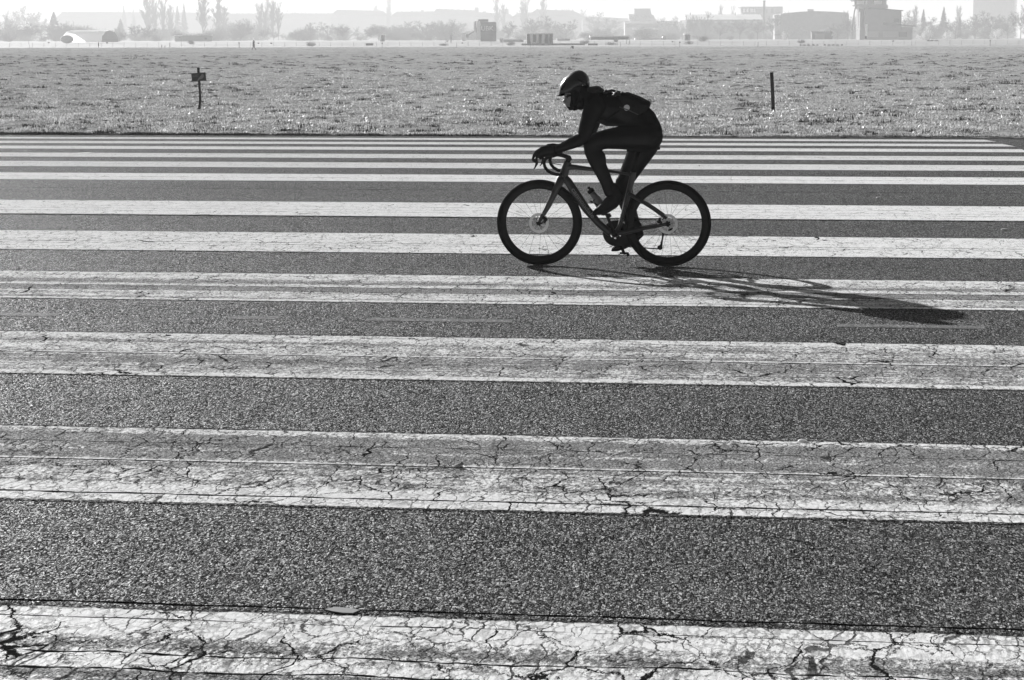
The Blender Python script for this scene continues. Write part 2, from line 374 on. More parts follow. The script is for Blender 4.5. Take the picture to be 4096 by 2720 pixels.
# ================================================================ the bicycle and its rider
A0 = 17.5565                                   # the bicycle's line across the runway
O_bike = rw2w(-2.009, A0)
def P(x, y, off=0.0):                          # photo pixel -> bike-local point in the plane y = off (x runs to the rear, z up)
    d = ray(x, y); nx, ny = -sy, cy
    k = (A0 + off) / (d.x * nx + d.y * ny)
    p = d * k + Vector((0, 0, CAMH)); q = p - O_bike
    return Vector((q.x * cy + q.y * sy, off, p.z))
PX = 0.0020086                                 # metres per photo pixel at the bicycle
def PL(lst, off=0.0): return [P(a[0], a[1], a[2] if len(a) > 2 else off) for a in lst]

M_tyre = matte('tyre_rubber', .002, .006, .45, .2, 60)
M_rim = matte('carbon_rim', .002, .012, .3, .2, 30)
M_frame = plain('frame_paint', .013, .34, .3, .1, 8, coat=.25)
M_black = matte('black_part', .005, .012, .35, .2, 40)
M_steel = plain('polished_steel', .38, .35, .5, .1, 90, metal=1.0)
M_spoke = plain('spoke_steel', .05, .35, .5, .1, 90, metal=.9)
M_letter = matte('grey_lettering', .16, .02, .4, .05, 10)
M_cloth = matte('black_cloth', .002, .002, .6, .3, 18, bmp=.004, bsc=60)
M_tights = matte('black_tights', .0015, .014, .34, .2, 18, bmp=.004, bsc=22)
M_skin = matte('skin', .17, .03, .4, .12, 40)
M_helmet = plain('helmet_shell', .009, .25, .3, .15, 12, coat=.35)
M_dark = matte('dark_matte', .003, .003, .6, .2, 40)
M_glove = matte('glove_fabric', .006, .008, .4, .3, 50, bmp=.004, bsc=60)
M_bottle = plain('bottle_plastic', .10, .35, .5, .1, 20)
M_bag = matte('bag_nylon', .005, .012, .4, .3, 30, bmp=.004, bsc=50)
M_reflect = plain('reflective_patch', .45, .5, .5, .08, 30)

bike = empty('bicycle', O_bike, YAW)
tag(bike, 'dark racing bicycle with deep rims and drop handlebars ridden across the runway stripes', 'bicycle')

def wheel(cx, cz, rot):
    R = 0.3445
    c = (cx, 0, cz)
    prof_rim = [(-.074, -.004), (-.066, -.011), (-.04, -.0135), (-.026, -.013), (-.022, -.010), (-.022, .010), (-.026, .013), (-.04, .0135), (-.066, .011), (-.074, .004)]
    rim = MB().torus(c, R, prof_rim, 96).build('wheel', M_rim, bike, True)
    prof_t = [(-.013 + .0165 * math.cos(t) if math.cos(t) > -.2 else -.013 + .0165 * math.cos(t), .0155 * math.sin(t)) for t in [2 * math.pi * k / 14 for k in range(14)]]
    MB().torus(c, R - .0025, prof_t, 96).build('tyre', M_tyre, rim, True)
    hb = MB().tube([(cx, -.05, cz), (cx, .05, cz)], .013, n=16, lat=(1, 0, 0))
    hb.disc(c, 0, .024, -.036, -.031, 24); hb.disc(c, 0, .024, .031, .036, 24)
    hb.build('hub', M_black, rim, False)
    rt = MB()
    rt.disc((cx, 0, cz), .058, .080, -.0475, -.0455, 64)
    for k in range(6):
        a = rot + k * math.pi / 3
        rt.tube([(cx + .02 * math.cos(a), -.0465, cz + .02 * math.sin(a)), (cx + .062 * math.cos(a + .45), -.0465, cz + .062 * math.sin(a + .45))], .0035, .001, 6, lat=(0, 1, 0))
    rt.build('brake_disc', M_steel, rim)
    for k in range(20):
        a = rot + 2 * math.pi * k / 20; side = -1 if k % 2 else 1; b = a + (.45 if (k // 2) % 2 else -.45)
        MB().tube([(cx + .022 * math.cos(b), side * .034, cz + .022 * math.sin(b)), (cx + .274 * math.cos(a), 0, cz + .274 * math.sin(a))], .0011, n=5, lat=(0, 1, 0)).build('spoke', M_spoke, rim)
    MB().tube([(cx + .272 * math.cos(rot + 4.1), 0, cz + .272 * math.sin(rot + 4.1)), (cx + .235 * math.cos(rot + 4.1), 0, cz + .235 * math.sin(rot + 4.1))], .0025, n=6, lat=(0, 1, 0)).build('valve', M_steel, rim)
    return rim
WF = P(2158, 888); WR = P(2671.5, 893)
ZC = .3445
wheel(WF.x, ZC, .3); wheel(WR.x, ZC, .12)

# frame: one moulded carbon piece
fr = MB()
def ft(pts, r1, r2, off=0.0): fr.tube(PL(pts, off), [r * PX for r in r1], [r * PX for r in r2], 14)
ft([(2272, 646), (2266, 665), (2258, 690), (2248, 716)], [15, 16, 18, 19], [11, 11, 12, 13])
ft([(2262, 668), (2300, 669), (2350, 675), (2405, 680), (2470, 689), (2535, 701)], [14, 10.5, 9, 7.5, 5.5, 4.5], [11, 11, 11, 10, 8, 7])
ft([(2250, 702), (2272, 726), (2302, 772), (2345, 836), (2393, 892), (2443, 934)], [15, 17, 18, 17, 15, 15], [11, 12, 13, 13, 13, 14])
ft([(2533, 688), (2526, 725), (2512, 780), (2494, 850), (2478, 905), (2463, 935)], [12.5, 12.5, 11, 9, 8.5, 13], [8, 8, 8, 9, 12, 17])
for sgn in (-1, 1):
    for (L, r) in (([(2514, 772), (2560, 800), (2612, 832), (2668, 872)], [9, 6.5, 6, 6]), ([(2463, 932), (2500, 930), (2570, 913), (2630, 902), (2668, 893)], [11, 9, 7.5, 7, 7])):
        base = PL(L); m = len(base); pts = []
        for i, q in enumerate(base):
            tt = i / (m - 1); pts.append(Vector((q.x, sgn * (.014 + .05 * min(1, tt * 1.5)), q.z)))
        fr.tube(pts, [k * PX for k in r], [k * PX * .75 for k in r], 12)
    base = PL([(2247, 712), (2236, 735), (2215, 780), (2190, 830), (2168, 868), (2157, 889)])
    pts = [Vector((q.x, sgn * w_, q.z)) for q, w_ in zip(base, (.022, .038, .045, .048, .052, .055))]
    fr.tube(pts, [r * PX for r in (17, 15, 12, 9.5, 7.5, 7)], [r * PX for r in (9, 7, 6, 5, 5, 6)], 12)
fr.ball(P(2460, 934), (.034, .042, .034)); fr.ball(P(2246, 716), (.034, .036, .030))
frame = fr.build('frame', M_frame, bike, remesh=.0032, sm=4)

def text_mesh(txt, size, thick=.0008):
    cu = bpy.data.curves.new('t', 'FONT'); cu.body = txt; cu.size = size; cu.extrude = thick; cu.offset = size * .012
    o = bpy.data.objects.new('t', cu); C.objects.link(o)
    me = bpy.data.meshes.new_from_object(o.evaluated_get(bpy.context.evaluated_depsgraph_get()))
    bpy.data.objects.remove(o); return me
me = text_mesh('cannondale', .062); me.materials.clear(); me.materials.append(M_letter)
let = bpy.data.objects.new('lettering', me); C.objects.link(let); let.parent = frame
a = P(2284, 758, -.0285); b = P(2385, 897, -.0285); dv = (b - a).normalized()
xa = Vector((dv.x, 0, dv.z)); za = Vector((0, -1, 0)); ya = za.cross(xa)
let.matrix_local = Matrix(((xa.x, ya.x, za.x, a.x), (xa.y, ya.y, za.y, a.y), (xa.z, ya.z, za.z, a.z), (0, 0, 0, 1)))
let.scale = (1.02, .78, 1)

# seat post, saddle
MB().tube(PL([(2533, 690), (2541, 650), (2551, 606)]), [9 * PX] * 3, [6.5 * PX] * 3, 12).build('seat_post', M_black, bike, True)
sd = MB(); sd.tube([P(2505, 603), P(2530, 601), P(2570, 599), P(2610, 597), P(2640, 592)], [.008, .012, .016, .018, .012], [.018, .022, .045, .068, .06], 16)
sd.build('saddle', M_black, bike, remesh=.006)
# stem, handlebar, hoods, levers
MB().tube(PL([(2268, 655), (2276, 634)]), [.022, .020], n=14).tube(PL([(2281, 641), (2277, 630), (2250, 622), (2228, 617)]), [.018, .019, .016, .017], [.018, .019, .016, .018], 12).build('stem', M_black, bike, remesh=.004)
hb = MB()
hb.tube([P(2228, 619) + Vector((0, y, 0)) for y in (-.19, -.12, 0, .12, .19)], [.010, .012, .015, .012, .010], n=12, lat=(1, 0, 0))
for sgn in (-1, 1):
    q = PL([(2228, 619), (2214, 625), (2196, 628), (2181, 636), (2176, 652), (2180, 668), (2191, 683), (2210, 694), (2230, 698), (2247, 700)], -.21)
    pts = [Vector((v.x, sgn * (.185 + .03 * min(1, i / 2.5)), v.z)) for i, v in enumerate(q)]
    hb.tube(pts, [.011, .012, .0125, .0135, .0135, .0135, .0135, .0135, .0135, .0135], n=12)
hb.build('handlebar', M_black, bike, remesh=.0035)
for sgn in (-1, 1):
    q = PL([(2212, 624), (2192, 622), (2168, 619), (2152, 612), (2147, 604)], -.2)
    MB().tube([Vector((v.x, sgn * .214, v.z)) for v in q], [.016, .017, .018, .018, .012], [.014, .015, .016, .015, .010], 12).build('brake_hood', M_black, bike, remesh=.004)
    q = PL([(2150, 618), (2147, 636), (2148, 655), (2142, 668), (2135, 677)], -.2)
    MB().tube([Vector((v.x, sgn * .222, v.z)) for v in q], [.010, .011, .011, .006, .003], [.005, .006, .006, .004, .003], 10).build('brake_lever', M_black, bike, True)
# crankset
BB = P(2461, 935)
cr = MB().disc((BB.x, 0, BB.z), .052, .100, .043, .047, 60).disc((BB.x, 0, BB.z), .045, .072, .036, .039, 60)
for k in range(5):
    aa = .4 + k * 2 * math.pi / 5
    cr.tube([(BB.x, .046, BB.z), (BB.x + .088 * math.cos(aa), .046, BB.z + .088 * math.sin(aa))], .010, .004, 8, lat=(0, 1, 0))
for k in range(50):
    aa = 2 * math.pi * k / 50; cr.ball((BB.x + .101 * math.cos(aa), .045, BB.z + .101 * math.sin(aa)), (.003, .0015, .003), 6, 4)
cr.tube([(BB.x, -.065, BB.z), (BB.x, .07, BB.z)], .016, n=14, lat=(1, 0, 0)).build('chainring', M_black, bike)
PN = P(2424, 857, -.11); PF = Vector((2 * BB.x - PN.x, .11, 2 * BB.z - PN.z))
for q, yy in ((PN, -.072), (PF, .072)):
    MB().tube([(BB.x, yy * .9, BB.z), ((BB.x + q.x) / 2, yy, (BB.z + q.z) / 2), (q.x, yy * 1.05, q.z)], [.017, .012, .012], [.009, .008, .008], 10, lat=(0, 1, 0)).build('crank_arm', M_black, bike, True)
    MB().tube([(q.x, yy, q.z), (q.x, yy * 1.6, q.z)], .008, n=8, lat=(1, 0, 0)).box(q.x - .036, q.x + .034, min(yy * 1.15, yy * 1.75), max(yy * 1.15, yy * 1.75), q.z - .008, q.z + .006).tube([(q.x + .03, yy * 1.15, q.z - .014), (q.x + .03, yy * 1.75, q.z - .014)], .012, n=10, lat=(1, 0, 0)).build('pedal', M_black, bike)
# cassette, derailleurs, chain, callipers
cs = MB()
for k in range(7): cs.disc((WR.x, 0, ZC), .01, .026 + .0035 * k, .046 - .0042 * k, .0475 - .0042 * k, 32)
cs.build('cassette', M_steel, bike)
rd = MB().tube(PL([(2676, 896, .06), (2685, 915, .07), (2668, 932, .07), (2652, 928, .07)]), [.010, .014, .016, .015], n=10)
rd.tube(PL([(2654, 925, .065), (2650, 955, .06), (2644, 985, .06), (2643, 996, .06)]), [.012, .006, .011, .009], [.006, .005, .006, .006], 10)
rd.ball(P(2695, 922, .07), (.016, .010, .016)); rd.ball(P(2640, 990, .06), (.022, .004, .020), 16, 8)
rd.build('rear_derailleur', M_black, bike)
MB().tube([P(2488, 885, .045), P(2492, 870, .05), P(2486, 856, .05)], [.016, .02, .012], [.01, .014, .01], 10).build('front_derailleur', M_black, bike, True)
ch = MB()
ch.tube([Vector((BB.x, .045, BB.z + .1)), Vector((WR.x, .04, ZC + .040))], [.0045] * 2, [.0025] * 2, 6)
ch.tube([Vector((BB.x, .045, BB.z - .1)), P(2569, 991, .05), P(2640, 996, .06)], [.0045] * 3, [.0025] * 3, 6)
ch.disc((BB.x, 0, BB.z), .097, .104, .0435, .0465, 50)
ch.build('chain', M_black, bike)
for (L, r) in (([(2172, 868, -.06), (2182, 878, -.062), (2176, 892, -.06)], .013), ([(2640, 872, -.05), (2636, 886, -.05), (2648, 893, -.05)], .012)):
    MB().tube(PL(L), [r, r * 1.15, r * .8], [.012] * 3, 10).ball(PL(L)[1], (.018, .014, .016)).build('brake_caliper', M_black, bike, remesh=.0035)
MB().tube([(WF.x, -.066, ZC), (WF.x, .066, ZC)], .011, n=12, lat=(1, 0, 0)).build('axle', M_black, bike)
MB().tube([(WR.x, -.076, ZC), (WR.x, .076, ZC)], .013, n=12, lat=(1, 0, 0)).build('axle', M_black, bike)
# cable loop in front of the head tube
MB().tube(PL([(2200, 640, .12), (2204, 652, .08), (2218, 655, .03), (2246, 660, .02)]), .003, n=6).build('brake_cable', M_black, bike, True)
# bottle cages (parts) and the bottle (its own thing)
def cage(p0, p1, nrm, off):
    a, b = P(*p0), P(*p1); d = (b - a).normalized(); nn = Vector((-d.z, 0, d.x)) * nrm; L = (b - a).length; mb = MB()
    for t in (.18, .85):
        c = a + d * L * t + nn * .038
        mb.tube([c + Vector((nn.x * math.cos(k) * .037, .037 * math.sin(k), nn.z * math.cos(k) * .037)) for k in [math.pi * (.05 + .9 * j / 9) * 2 - math.pi * 1.0 for j in range(11)]], .003, n=6, lat=tuple(d))
    for y in (-.028, .028):
        mb.tube([a + d * L * .1 + Vector((0, y, 0)) + nn * .008, a + d * L * .5 + Vector((0, y * 1.3, 0)) + nn * .045, a + d * L * .95 + Vector((0, y * .6, 0)) + nn * .06, a + d * L + nn * .02], .0035, n=6)
    return mb.build('bottle_cage', M_black, bike, True)
cage((2352, 800), (2405, 868), 1, 0); cage((2500, 812), (2480, 880), 1, 0)
bt0, bt1 = P(2359, 757), P(2413, 838)
bot = empty('water_bottle', rw2w(0, 0), 0); bot.parent = None
bot.location = O_bike; bot.rotation_euler = (0, 0, YAW)
tag(bot, 'small grey plastic drinking bottle with black lid held in the cage on the bicycle frame', 'bottle')
d = (bt1 - bt0).normalized(); L = (bt1 - bt0).length
MB().tube([bt0 + d * L * t for t in (.16, .2, .34, .40, .46, .7, .98, 1)], [.024, .027, .027, .029, .0355, .0365, .0365, .033], n=20).build('bottle_body', M_bottle, bot, True)
MB().tube([bt0 + d * L * t for t in (-.12, -.10, -.02, 0, .04, .16)], [.008, .012, .011, .022, .0275, .0275], n=18).build('bottle_lid', M_black, bot, False)

# ---------------------------------------------------------------- rider
rider = empty('person', O_bike, YAW)
tag(rider, 'cyclist in black winter kit and helmet crouched low over the handlebars of the racing bicycle', 'person')
bd = MB()
def limb(pts, r, off=None, rl=None, n=18):
    bd.tube([P(*p) for p in pts], [k * PX for k in r], [k * PX for k in (rl or r)], n)
    for p, k, l in ((pts[0], r[0], (rl or r)[0]), (pts[-1], r[-1], (rl or r)[-1])): bd.ball(P(*p), (k * PX, l * PX, k * PX))
# torso
limb([(2586, 526, 0), (2566, 492, 0), (2535, 462, 0), (2490, 441, 0), (2440, 436, 0), (2402, 425, 0), (2382, 418, 0)], [63, 66, 67, 66, 70, 64, 50], rl=[80, 76, 70, 74, 84, 92, 78])
bd.ball(P(2592, 530, -.075), (.118, .085, .118)); bd.ball(P(2592, 530, .075), (.118, .085, .118))
bd.ball(P(2384, 424, -.155), (.083, .07, .085)); bd.ball(P(2384, 424, .155), (.083, .07, .085))
# neck and head
limb([(2392, 400, 0), (2362, 388, 0), (2330, 375, 0)], [38, 33, 34], rl=[40, 33, 33])
bd.ball(P(2305, 352, 0), (.098, .076, .105)); bd.ball(P(2296, 388, 0), (.062, .062, .075)); bd.ball(P(2303, 408, 0), (.054, .056, .055))
bd.ball(P(2300, 424, 0), (.034, .038, .028)); bd.ball(P(2318, 414, 0), (.045, .05, .042))
bd.tube(PL([(2272, 380), (2263, 391), (2255, 406), (2264, 413)]), [.010, .010, .012, .010], [.012, .012, .017, .016], 10)     # nose
bd.ball(P(2268, 378, 0), (.022, .05, .016)); bd.ball(P(2274, 412, 0), (.022, .034, .024)); bd.ball(P(2268, 420, 0), (.013, .024, .007)); bd.ball(P(2272, 427, 0), (.013, .022, .007)); bd.ball(P(2284, 434, 0), (.024, .026, .018))
# arms
for sgn in (-1, 1):
    def q(x, y, o): v = P(x, y, -o); return Vector((v.x, sgn * o, v.z))
    pts = [q(2376, 432, .17), q(2362, 465, .19), q(2350, 500, .205), q(2340, 530, .215), q(2331, 551, .22), q(2312, 563, .222), q(2278, 577, .22), q(2245, 591, .216), q(2212, 604, .21)]
    bd.tube(pts, [k * PX for k in (40, 36, 32, 28, 25.5, 25, 22, 17.5, 14)], [k * PX for k in (36, 34, 31, 28, 26, 25, 22, 18, 15)], 18)
    for p_, k in ((pts[0], 40), (pts[4], 25.5), (pts[-1], 14)): bd.ball(p_, k * PX)
# near (left) leg, pedal up
limb([(2592, 545, -.095), (2540, 549, -.10), (2480, 551, -.105), (2425, 557, -.105), (2385, 566, -.105), (2366, 574, -.10)], [60, 54, 46, 39, 35, 33], rl=[50, 46, 42, 38, 34, 32])
limb([(2366, 574, -.10), (2371, 606, -.10), (2387, 645, -.105), (2408, 688, -.105), (2427, 730, -.105), (2442, 765, -.11)], [34, 34, 32, 28, 25, 27], rl=[32, 29, 28, 25, 22, 22])
bd.ball(P(2400, 640, -.11), (.05, .052, .08))
# far (right) leg, pedal down
limb([(2592, 545, .095), (2572, 590, .10), (2545, 640, .10), (2515, 695, .105), (2496, 730, .10)], [60, 56, 47, 38, 33], rl=[50, 48, 42, 36, 32])
limb([(2496, 730, .10), (2497, 770, .10), (2510, 820, .105), (2528, 870, .11), (2545, 915, .11)], [35, 35, 32, 26, 22], rl=[32, 31, 28, 22, 19])
body = bd.build('body', M_tights, rider, remesh=.0075, sm=4)
bme = body.data; bme.materials.append(M_skin); bme.materials.append(M_cloth)
f0 = P(2292, 396)
Xb = P(2296, 400).x; zt = P(2270, 372).z; zb_ = P(2283, 428).z
lowx = P(2430, 0).x
for pl in bme.polygons:
    c = pl.center
    if c.x < P(2297, 400).x - (c.z - P(2292, 400).z) * .15 - .0 and c.z < zt and c.z > zb_ + (c.x - P(2283, 428).x) * -.2 and abs(c.y) < .06 and c.x < P(2297, 400).x: pl.material_index = 1
    
# eyes and glasses
for sgn in (-1, 1):
    MB().ball(P(2271, 389, -.027) if sgn < 0 else Vector((P(2271, 389, -.027).x, .027, P(2271, 389, -.027).z)), .011, 12, 8).build('eye', M_dark, rider, True)
gl = MB(); gq = [P(2262, 381, -.02), P(2272, 383, -.052), P(2300, 378, -.075)]
for sgn in (-1, 1): gl.tube([Vector((v.x, v.y * -sgn, v.z)) for v in gq], [.010, .010, .004], [.002] * 3, 8)
gl.build('glasses', M_dark, rider, True)
# helmet
def lerp_path(pts, t):
    L = [0]
    for a_, b_ in zip(pts, pts[1:]): L.append(L[-1] + math.hypot(b_[0] - a_[0], b_[1] - a_[1]))
    t *= L[-1]
    for i in range(len(pts) - 1):
        if t <= L[i + 1] + 1e-9:
            k = (t - L[i]) / max(L[i + 1] - L[i], 1e-9); return (pts[i][0] + (pts[i + 1][0] - pts[i][0]) * k, pts[i][1] + (pts[i + 1][1] - pts[i][1]) * k)
top = [(2236, 377), (2235, 365), (2239, 344), (2247, 327), (2261, 309), (2281, 293), (2299, 283), (2315, 280), (2328, 282), (2342, 291), (2352, 302), (2359, 318), (2360, 338), (2357, 354)]
bot_ = [(2240, 380), (2262, 374), (2285, 363), (2305, 350), (2330, 345), (2354, 354)]
hm = MB(); NU, NV = 34, 24; vs = []
for i in range(NU + 1):
    t = i / NU; tp = lerp_path(top, t); bt = lerp_path(bot_, t)
    wdt = .098 * (math.sin(math.pi * min(max(.03 + .94 * t, 0), 1)) ** .5)
    for j in range(NV + 1):
        ph = math.pi * j / NV; k = math.sin(ph) ** .75
        p_ = P(bt[0] + (tp[0] - bt[0]) * k, bt[1] + (tp[1] - bt[1]) * k)
        vs.append((p_.x, -wdt * math.cos(ph), p_.z))
hm.add(vs, [(i * (NV + 1) + j, (i + 1) * (NV + 1) + j, (i + 1) * (NV + 1) + j + 1, i * (NV + 1) + j + 1) for i in range(NU) for j in range(NV)])
hel = hm.build('helmet', M_helmet, rider, True)
md = hel.modifiers.new('s', 'SOLIDIFY'); md.thickness = .012; md.offset = -1
def vent(cx_, cy_, off, rx, rz, ry=.02, tilt=0):
    o = MB().ball((0, 0, 0), (rx, ry, rz), 14, 8).build('vent', M_dark, hel, True); o.location = P(cx_, cy_, off); o.rotation_euler = (0, tilt, 0)  # dark ellipsoids stand in for the shade inside the vent recesses
vent(2251, 348, -.066, .010, .026, .02, .45); vent(2285, 316, -.07, .030, .006, .012, -.55); vent(2320, 322, -.082, .030, .006, .012, .5); vent(2345, 330, -.06, .006, .018, .02, -.2)
vent(2268, 309, -.02, .026, .004, .014, -.65); vent(2340, 296, -.02, .022, .005, .014, .75)
MB().ball(P(2330.5, 341, -.088), (.005, .003, .005), 12, 8).build('buckle', M_steel, hel, True)
MB().tube(PL([(2330, 345, -.078), (2320, 375, -.068), (2312, 405, -.055), (2300, 430, -.02)]), .003, .006, 6).build('chin_strap', M_dark, hel, True)
MB().tube(PL([(2231, 383, 0), (2240, 381, 0), (2256, 377, 0)]), [.003, .008, .012], [.045, .066, .080], 16).build('visor', M_dark, hel, True)
# face mask and rumpled scarf
sc = MB()
sc.tube(PL([(2306, 360), (2302, 395), (2297, 424), (2295, 436)]), [.055, .05, .038, .020], [.083, .077, .06, .036], 16); sc.ball(P(2298, 432), (.032, .04, .022)); sc.ball(P(2322, 425), (.035, .05, .030)); sc.ball(P(2340, 400), (.06, .065, .07))
sc.build('face_mask', M_cloth, rider, remesh=.006, sm=4)
hd = MB(); hd.ball(P(2386, 360, 0), (.042, .07, .036)); hd.tube(PL([(2352, 362, 0), (2375, 362, 0), (2410, 368, 0)]), [.03, .034, .03], [.06, .075, .07], 14)
rr = random.Random(5)
for k in range(26):
    x = rr.uniform(2390, 2470); hd.tube([P(x + rr.uniform(-14, 14), 372 + (x - 2390) * .12 + rr.uniform(-12, 12), rr.uniform(-.13, .1)), P(x + rr.uniform(5, 24), 367 + (x - 2390) * .14 + rr.uniform(-9, 9), rr.uniform(-.13, .1)), P(x + rr.uniform(12, 40), 374 + (x - 2390) * .15 + rr.uniform(-6, 8), rr.uniform(-.13, .1))], [.006, .012, .006], n=8)
hd.build('scarf', plain('scarf_knit', .016, .6, .2, .5, 40, bmp=.004, bsc=90), rider, remesh=.005, sm=2)
# gloves: palm, four bent fingers over the lever, thumb round the inside of the hood
for sgn in (-1, 1):
    g = MB()
    def q(x, y, o): v = P(x, y, -.214); return Vector((v.x, sgn * (.214 + o), v.z))
    g.tube([q(2226, 600, 0), q(2208, 603, 0), q(2190, 603, .002), q(2172, 605, .004), q(2156, 614, .004)], [.031, .035, .040, .040, .034], [.030, .036, .045, .046, .042], 18)
    for i, (oy, ln, cz_) in enumerate(((-.030, .95, 3), (-.010, 1.08, 0), (.012, 1.02, 0), (.032, .82, -4))):
        pts = [(2170, 600), (2155, 602 + cz_ * .3), (2142, 613 + cz_), (2133, 627 + cz_), (2129, 640 * 1.0 + (ln - 1) * 20), (2137, 646 + (ln - 1) * 26)]
        g.tube([q(x + i * 1.2, y - i * 1.0, oy) for x, y in pts], [.012, .0115, .0105, .0095, .009, .0075], n=10)
        g.ball(q(pts[-1][0] + i * 1.2, pts[-1][1] - i, oy), .0075, 8, 6)
    g.tube([q(2200, 610, -.030), q(2184, 617, -.040), q(2169, 624, -.036), q(2158, 628, -.026)], [.015, .013, .011, .009], n=10); g.ball(q(2158, 628, -.026), .009, 8, 6)
    gl_ = g.build('glove', M_glove, rider, remesh=.0032, sm=3)
    MB().tube([q(2224, 600, 0), q(2217, 602, 0)], [.0345, .0345], [.033, .033], 20).build('cuff', M_cloth, gl_, True)
# shoes
def shoe(pts, r, rl, sole, off):
    sh = MB().tube([P(*p, off) for p in pts], [k * PX for k in r], [k * PX for k in rl], 16)
    for i in (0, -1): sh.ball(P(*pts[i], off), (r[i] * PX, rl[i] * PX, r[i] * PX))
    sh.tube([P(*p, off) for p in sole], [4 * PX] * len(sole), [k * PX for k in (16, 20, 17, 17, 15)], 12)
    return sh.build('shoe', M_glove, rider, remesh=.004, sm=4)
shoe([(2450, 756), (2464, 780), (2450, 802), (2426, 824), (2400, 840), (2381, 849)], [25, 31, 31, 24, 17, 10], [20, 20, 20, 20, 21, 17], [(2371, 857), (2400, 856), (2432, 848), (2464, 828), (2487, 800)], -.112)
shoe([(2546, 905), (2550, 932), (2530, 950), (2503, 968), (2476, 984), (2454, 996)], [22, 28, 26, 21, 15, 8], [19, 20, 20, 20, 21, 17], [(2446, 1002), (2470, 1001), (2500, 992), (2530, 976), (2556, 960)], .112)

# ---------------------------------------------------------------- backpack on the rider's back
bag = empty('backpack', O_bike, YAW)
tag(bag, 'flat black backpack with a pale reflective dot strapped on the back of the cyclist', 'backpack')
bp = MB(); secs = [((2474, 372), (2470, 418), .10), ((2494, 370), (2484, 432), .13), ((2513, 374), (2500, 444), .14), ((2550, 390), (2530, 462), .145), ((2585, 405), (2560, 470), .14), ((2602, 413), (2592, 440), .12)]
vs = []
for (a_, b_, wd_) in secs:
    A_, B_ = P(*a_), P(*b_); m = (A_ + B_) / 2; h_ = (A_ - B_) / 2
    for k in range(20):
        t = 2 * math.pi * k / 20; cx_ = math.copysign(abs(math.cos(t)) ** .45, math.cos(t)); sx_ = math.copysign(abs(math.sin(t)) ** .45, math.sin(t))
        vs.append(tuple(m + h_ * cx_ + Vector((0, wd_ * sx_, 0))))
bp.add(vs, [(i * 20 + k, i * 20 + (k + 1) % 20, (i + 1) * 20 + (k + 1) % 20, (i + 1) * 20 + k) for i in range(5) for k in range(20)] + [tuple(range(20))[::-1], tuple(range(100, 120))])
bp.build('bag', M_bag, bag, remesh=.006, sm=2)
MB().tube(PL([(2505, 371, 0), (2512, 372, 0), (2556, 388, 0), (2600, 411, 0)]), [.006] * 4, [.10, .11, .12, .10], 14).build('bag_flap', M_bag, bag, True)
o = MB().tube([(0, -.002, 0), (0, .002, 0)], .0235, n=28, lat=(1, 0, 0)).build('reflector', M_reflect, bag); o.location = P(2507, 431, -.150)
for sgn in (-1, 1):
    MB().tube([Vector((v.x, sgn * y_, v.z)) for v, y_ in zip(PL([(2490, 375), (2440, 362), (2395, 372), (2352, 410), (2346, 440), (2372, 478), (2430, 480), (2480, 440)], -.1), (.09, .10, .115, .12, .13, .14, .155, .15))], [.006] * 8, [.022] * 8, 8).build('shoulder_strap', M_bag, bag, True)
MB().tube(PL([(2477, 428, -.152), (2515, 441, -.158), (2553, 459, -.155)]), [.004] * 3, n=6).build('side_strap', plain('grey_strap', .05, .5, .4), bag, True)
MB().tube([P(2592, 418, 0) + Vector((0, y, 0)) for y in (-.12, 0, .12)], [.010] * 3, n=8, lat=(1, 0, 0)).build('light_loop', M_bag, bag, True)
# ================================================================ grass blades near the runway edge
def in_field(n_, a0, a1, pw):
    t = rng.random(n_) ** pw; a = a0 + (a1 - a0) * t
    s = a * math.tan(YAW) + (rng.random(n_) * 2 - 1) * (a * .25 + .8)
    return s, a
def blades(name, cnt, a0, a1, pw, hmin, hmax, wid, spread, per):
    s, a = in_field(cnt, a0, a1, pw)
    dens = vnoise(s * 1.6, a * .9, 21) * .6 + vnoise(s * 5, a * 3, 22) * .4
    keep = dens > .34; s, a, dens = s[keep], a[keep], dens[keep]
    a = np.maximum(a, edge_a(s) + .02)
    z = field_h(s, a)
    m = len(s); vs = np.zeros((m, per, 3, 3))
    hgt = (hmin + (hmax - hmin) * rng.random((m, per)) ** 2) * (.6 + .9 * dens[:, None])
    ang = rng.random((m, per)) * 2 * math.pi; r = rng.random((m, per)) * spread
    bx = s[:, None] + r * np.cos(ang); by = a[:, None] + r * np.sin(ang)
    la = rng.random((m, per)) * 2 * math.pi; lean = hgt * (.25 + .8 * rng.random((m, per)))
    wa = rng.random((m, per)) * math.pi; wd = wid * (.6 + .8 * rng.random((m, per)))
    z0 = np.broadcast_to(z[:, None] - .01, (m, per))
    vs[:, :, 0] = np.stack([bx - wd * np.cos(wa), by - wd * np.sin(wa), z0], -1)
    vs[:, :, 1] = np.stack([bx + wd * np.cos(wa), by + wd * np.sin(wa), z0], -1)
    vs[:, :, 2] = np.stack([bx + lean * np.cos(la), by + lean * np.sin(la), z0 + hgt], -1)
    V = vs.reshape(-1, 3); F = np.arange(len(V)).reshape(-1, 3)
    me = np_mesh(name, V, F, 3); o = bpy.data.objects.new(name, me); C.objects.link(o); o.rotation_euler = (0, 0, YAW)
    return o
n = N('grass_blade')
gi = n.t.nodes.new('ShaderNodeNewGeometry'); v = n.map(gi.outputs['Random Per Island'], 0, 1, .01, .50)
v = n.mix(n.map(n.noise(n.scale(1.3, .6), 1, 3), .35, .65), n.math('MULTIPLY', v, .55), v)
df = n.t.nodes.new('ShaderNodeBsdfDiffuse'); tr_ = n.t.nodes.new('ShaderNodeBsdfTranslucent'); mx = n.t.nodes.new('ShaderNodeMixShader'); gls = n.t.nodes.new('ShaderNodeBsdfGlossy'); mx2 = n.t.nodes.new('ShaderNodeMixShader')
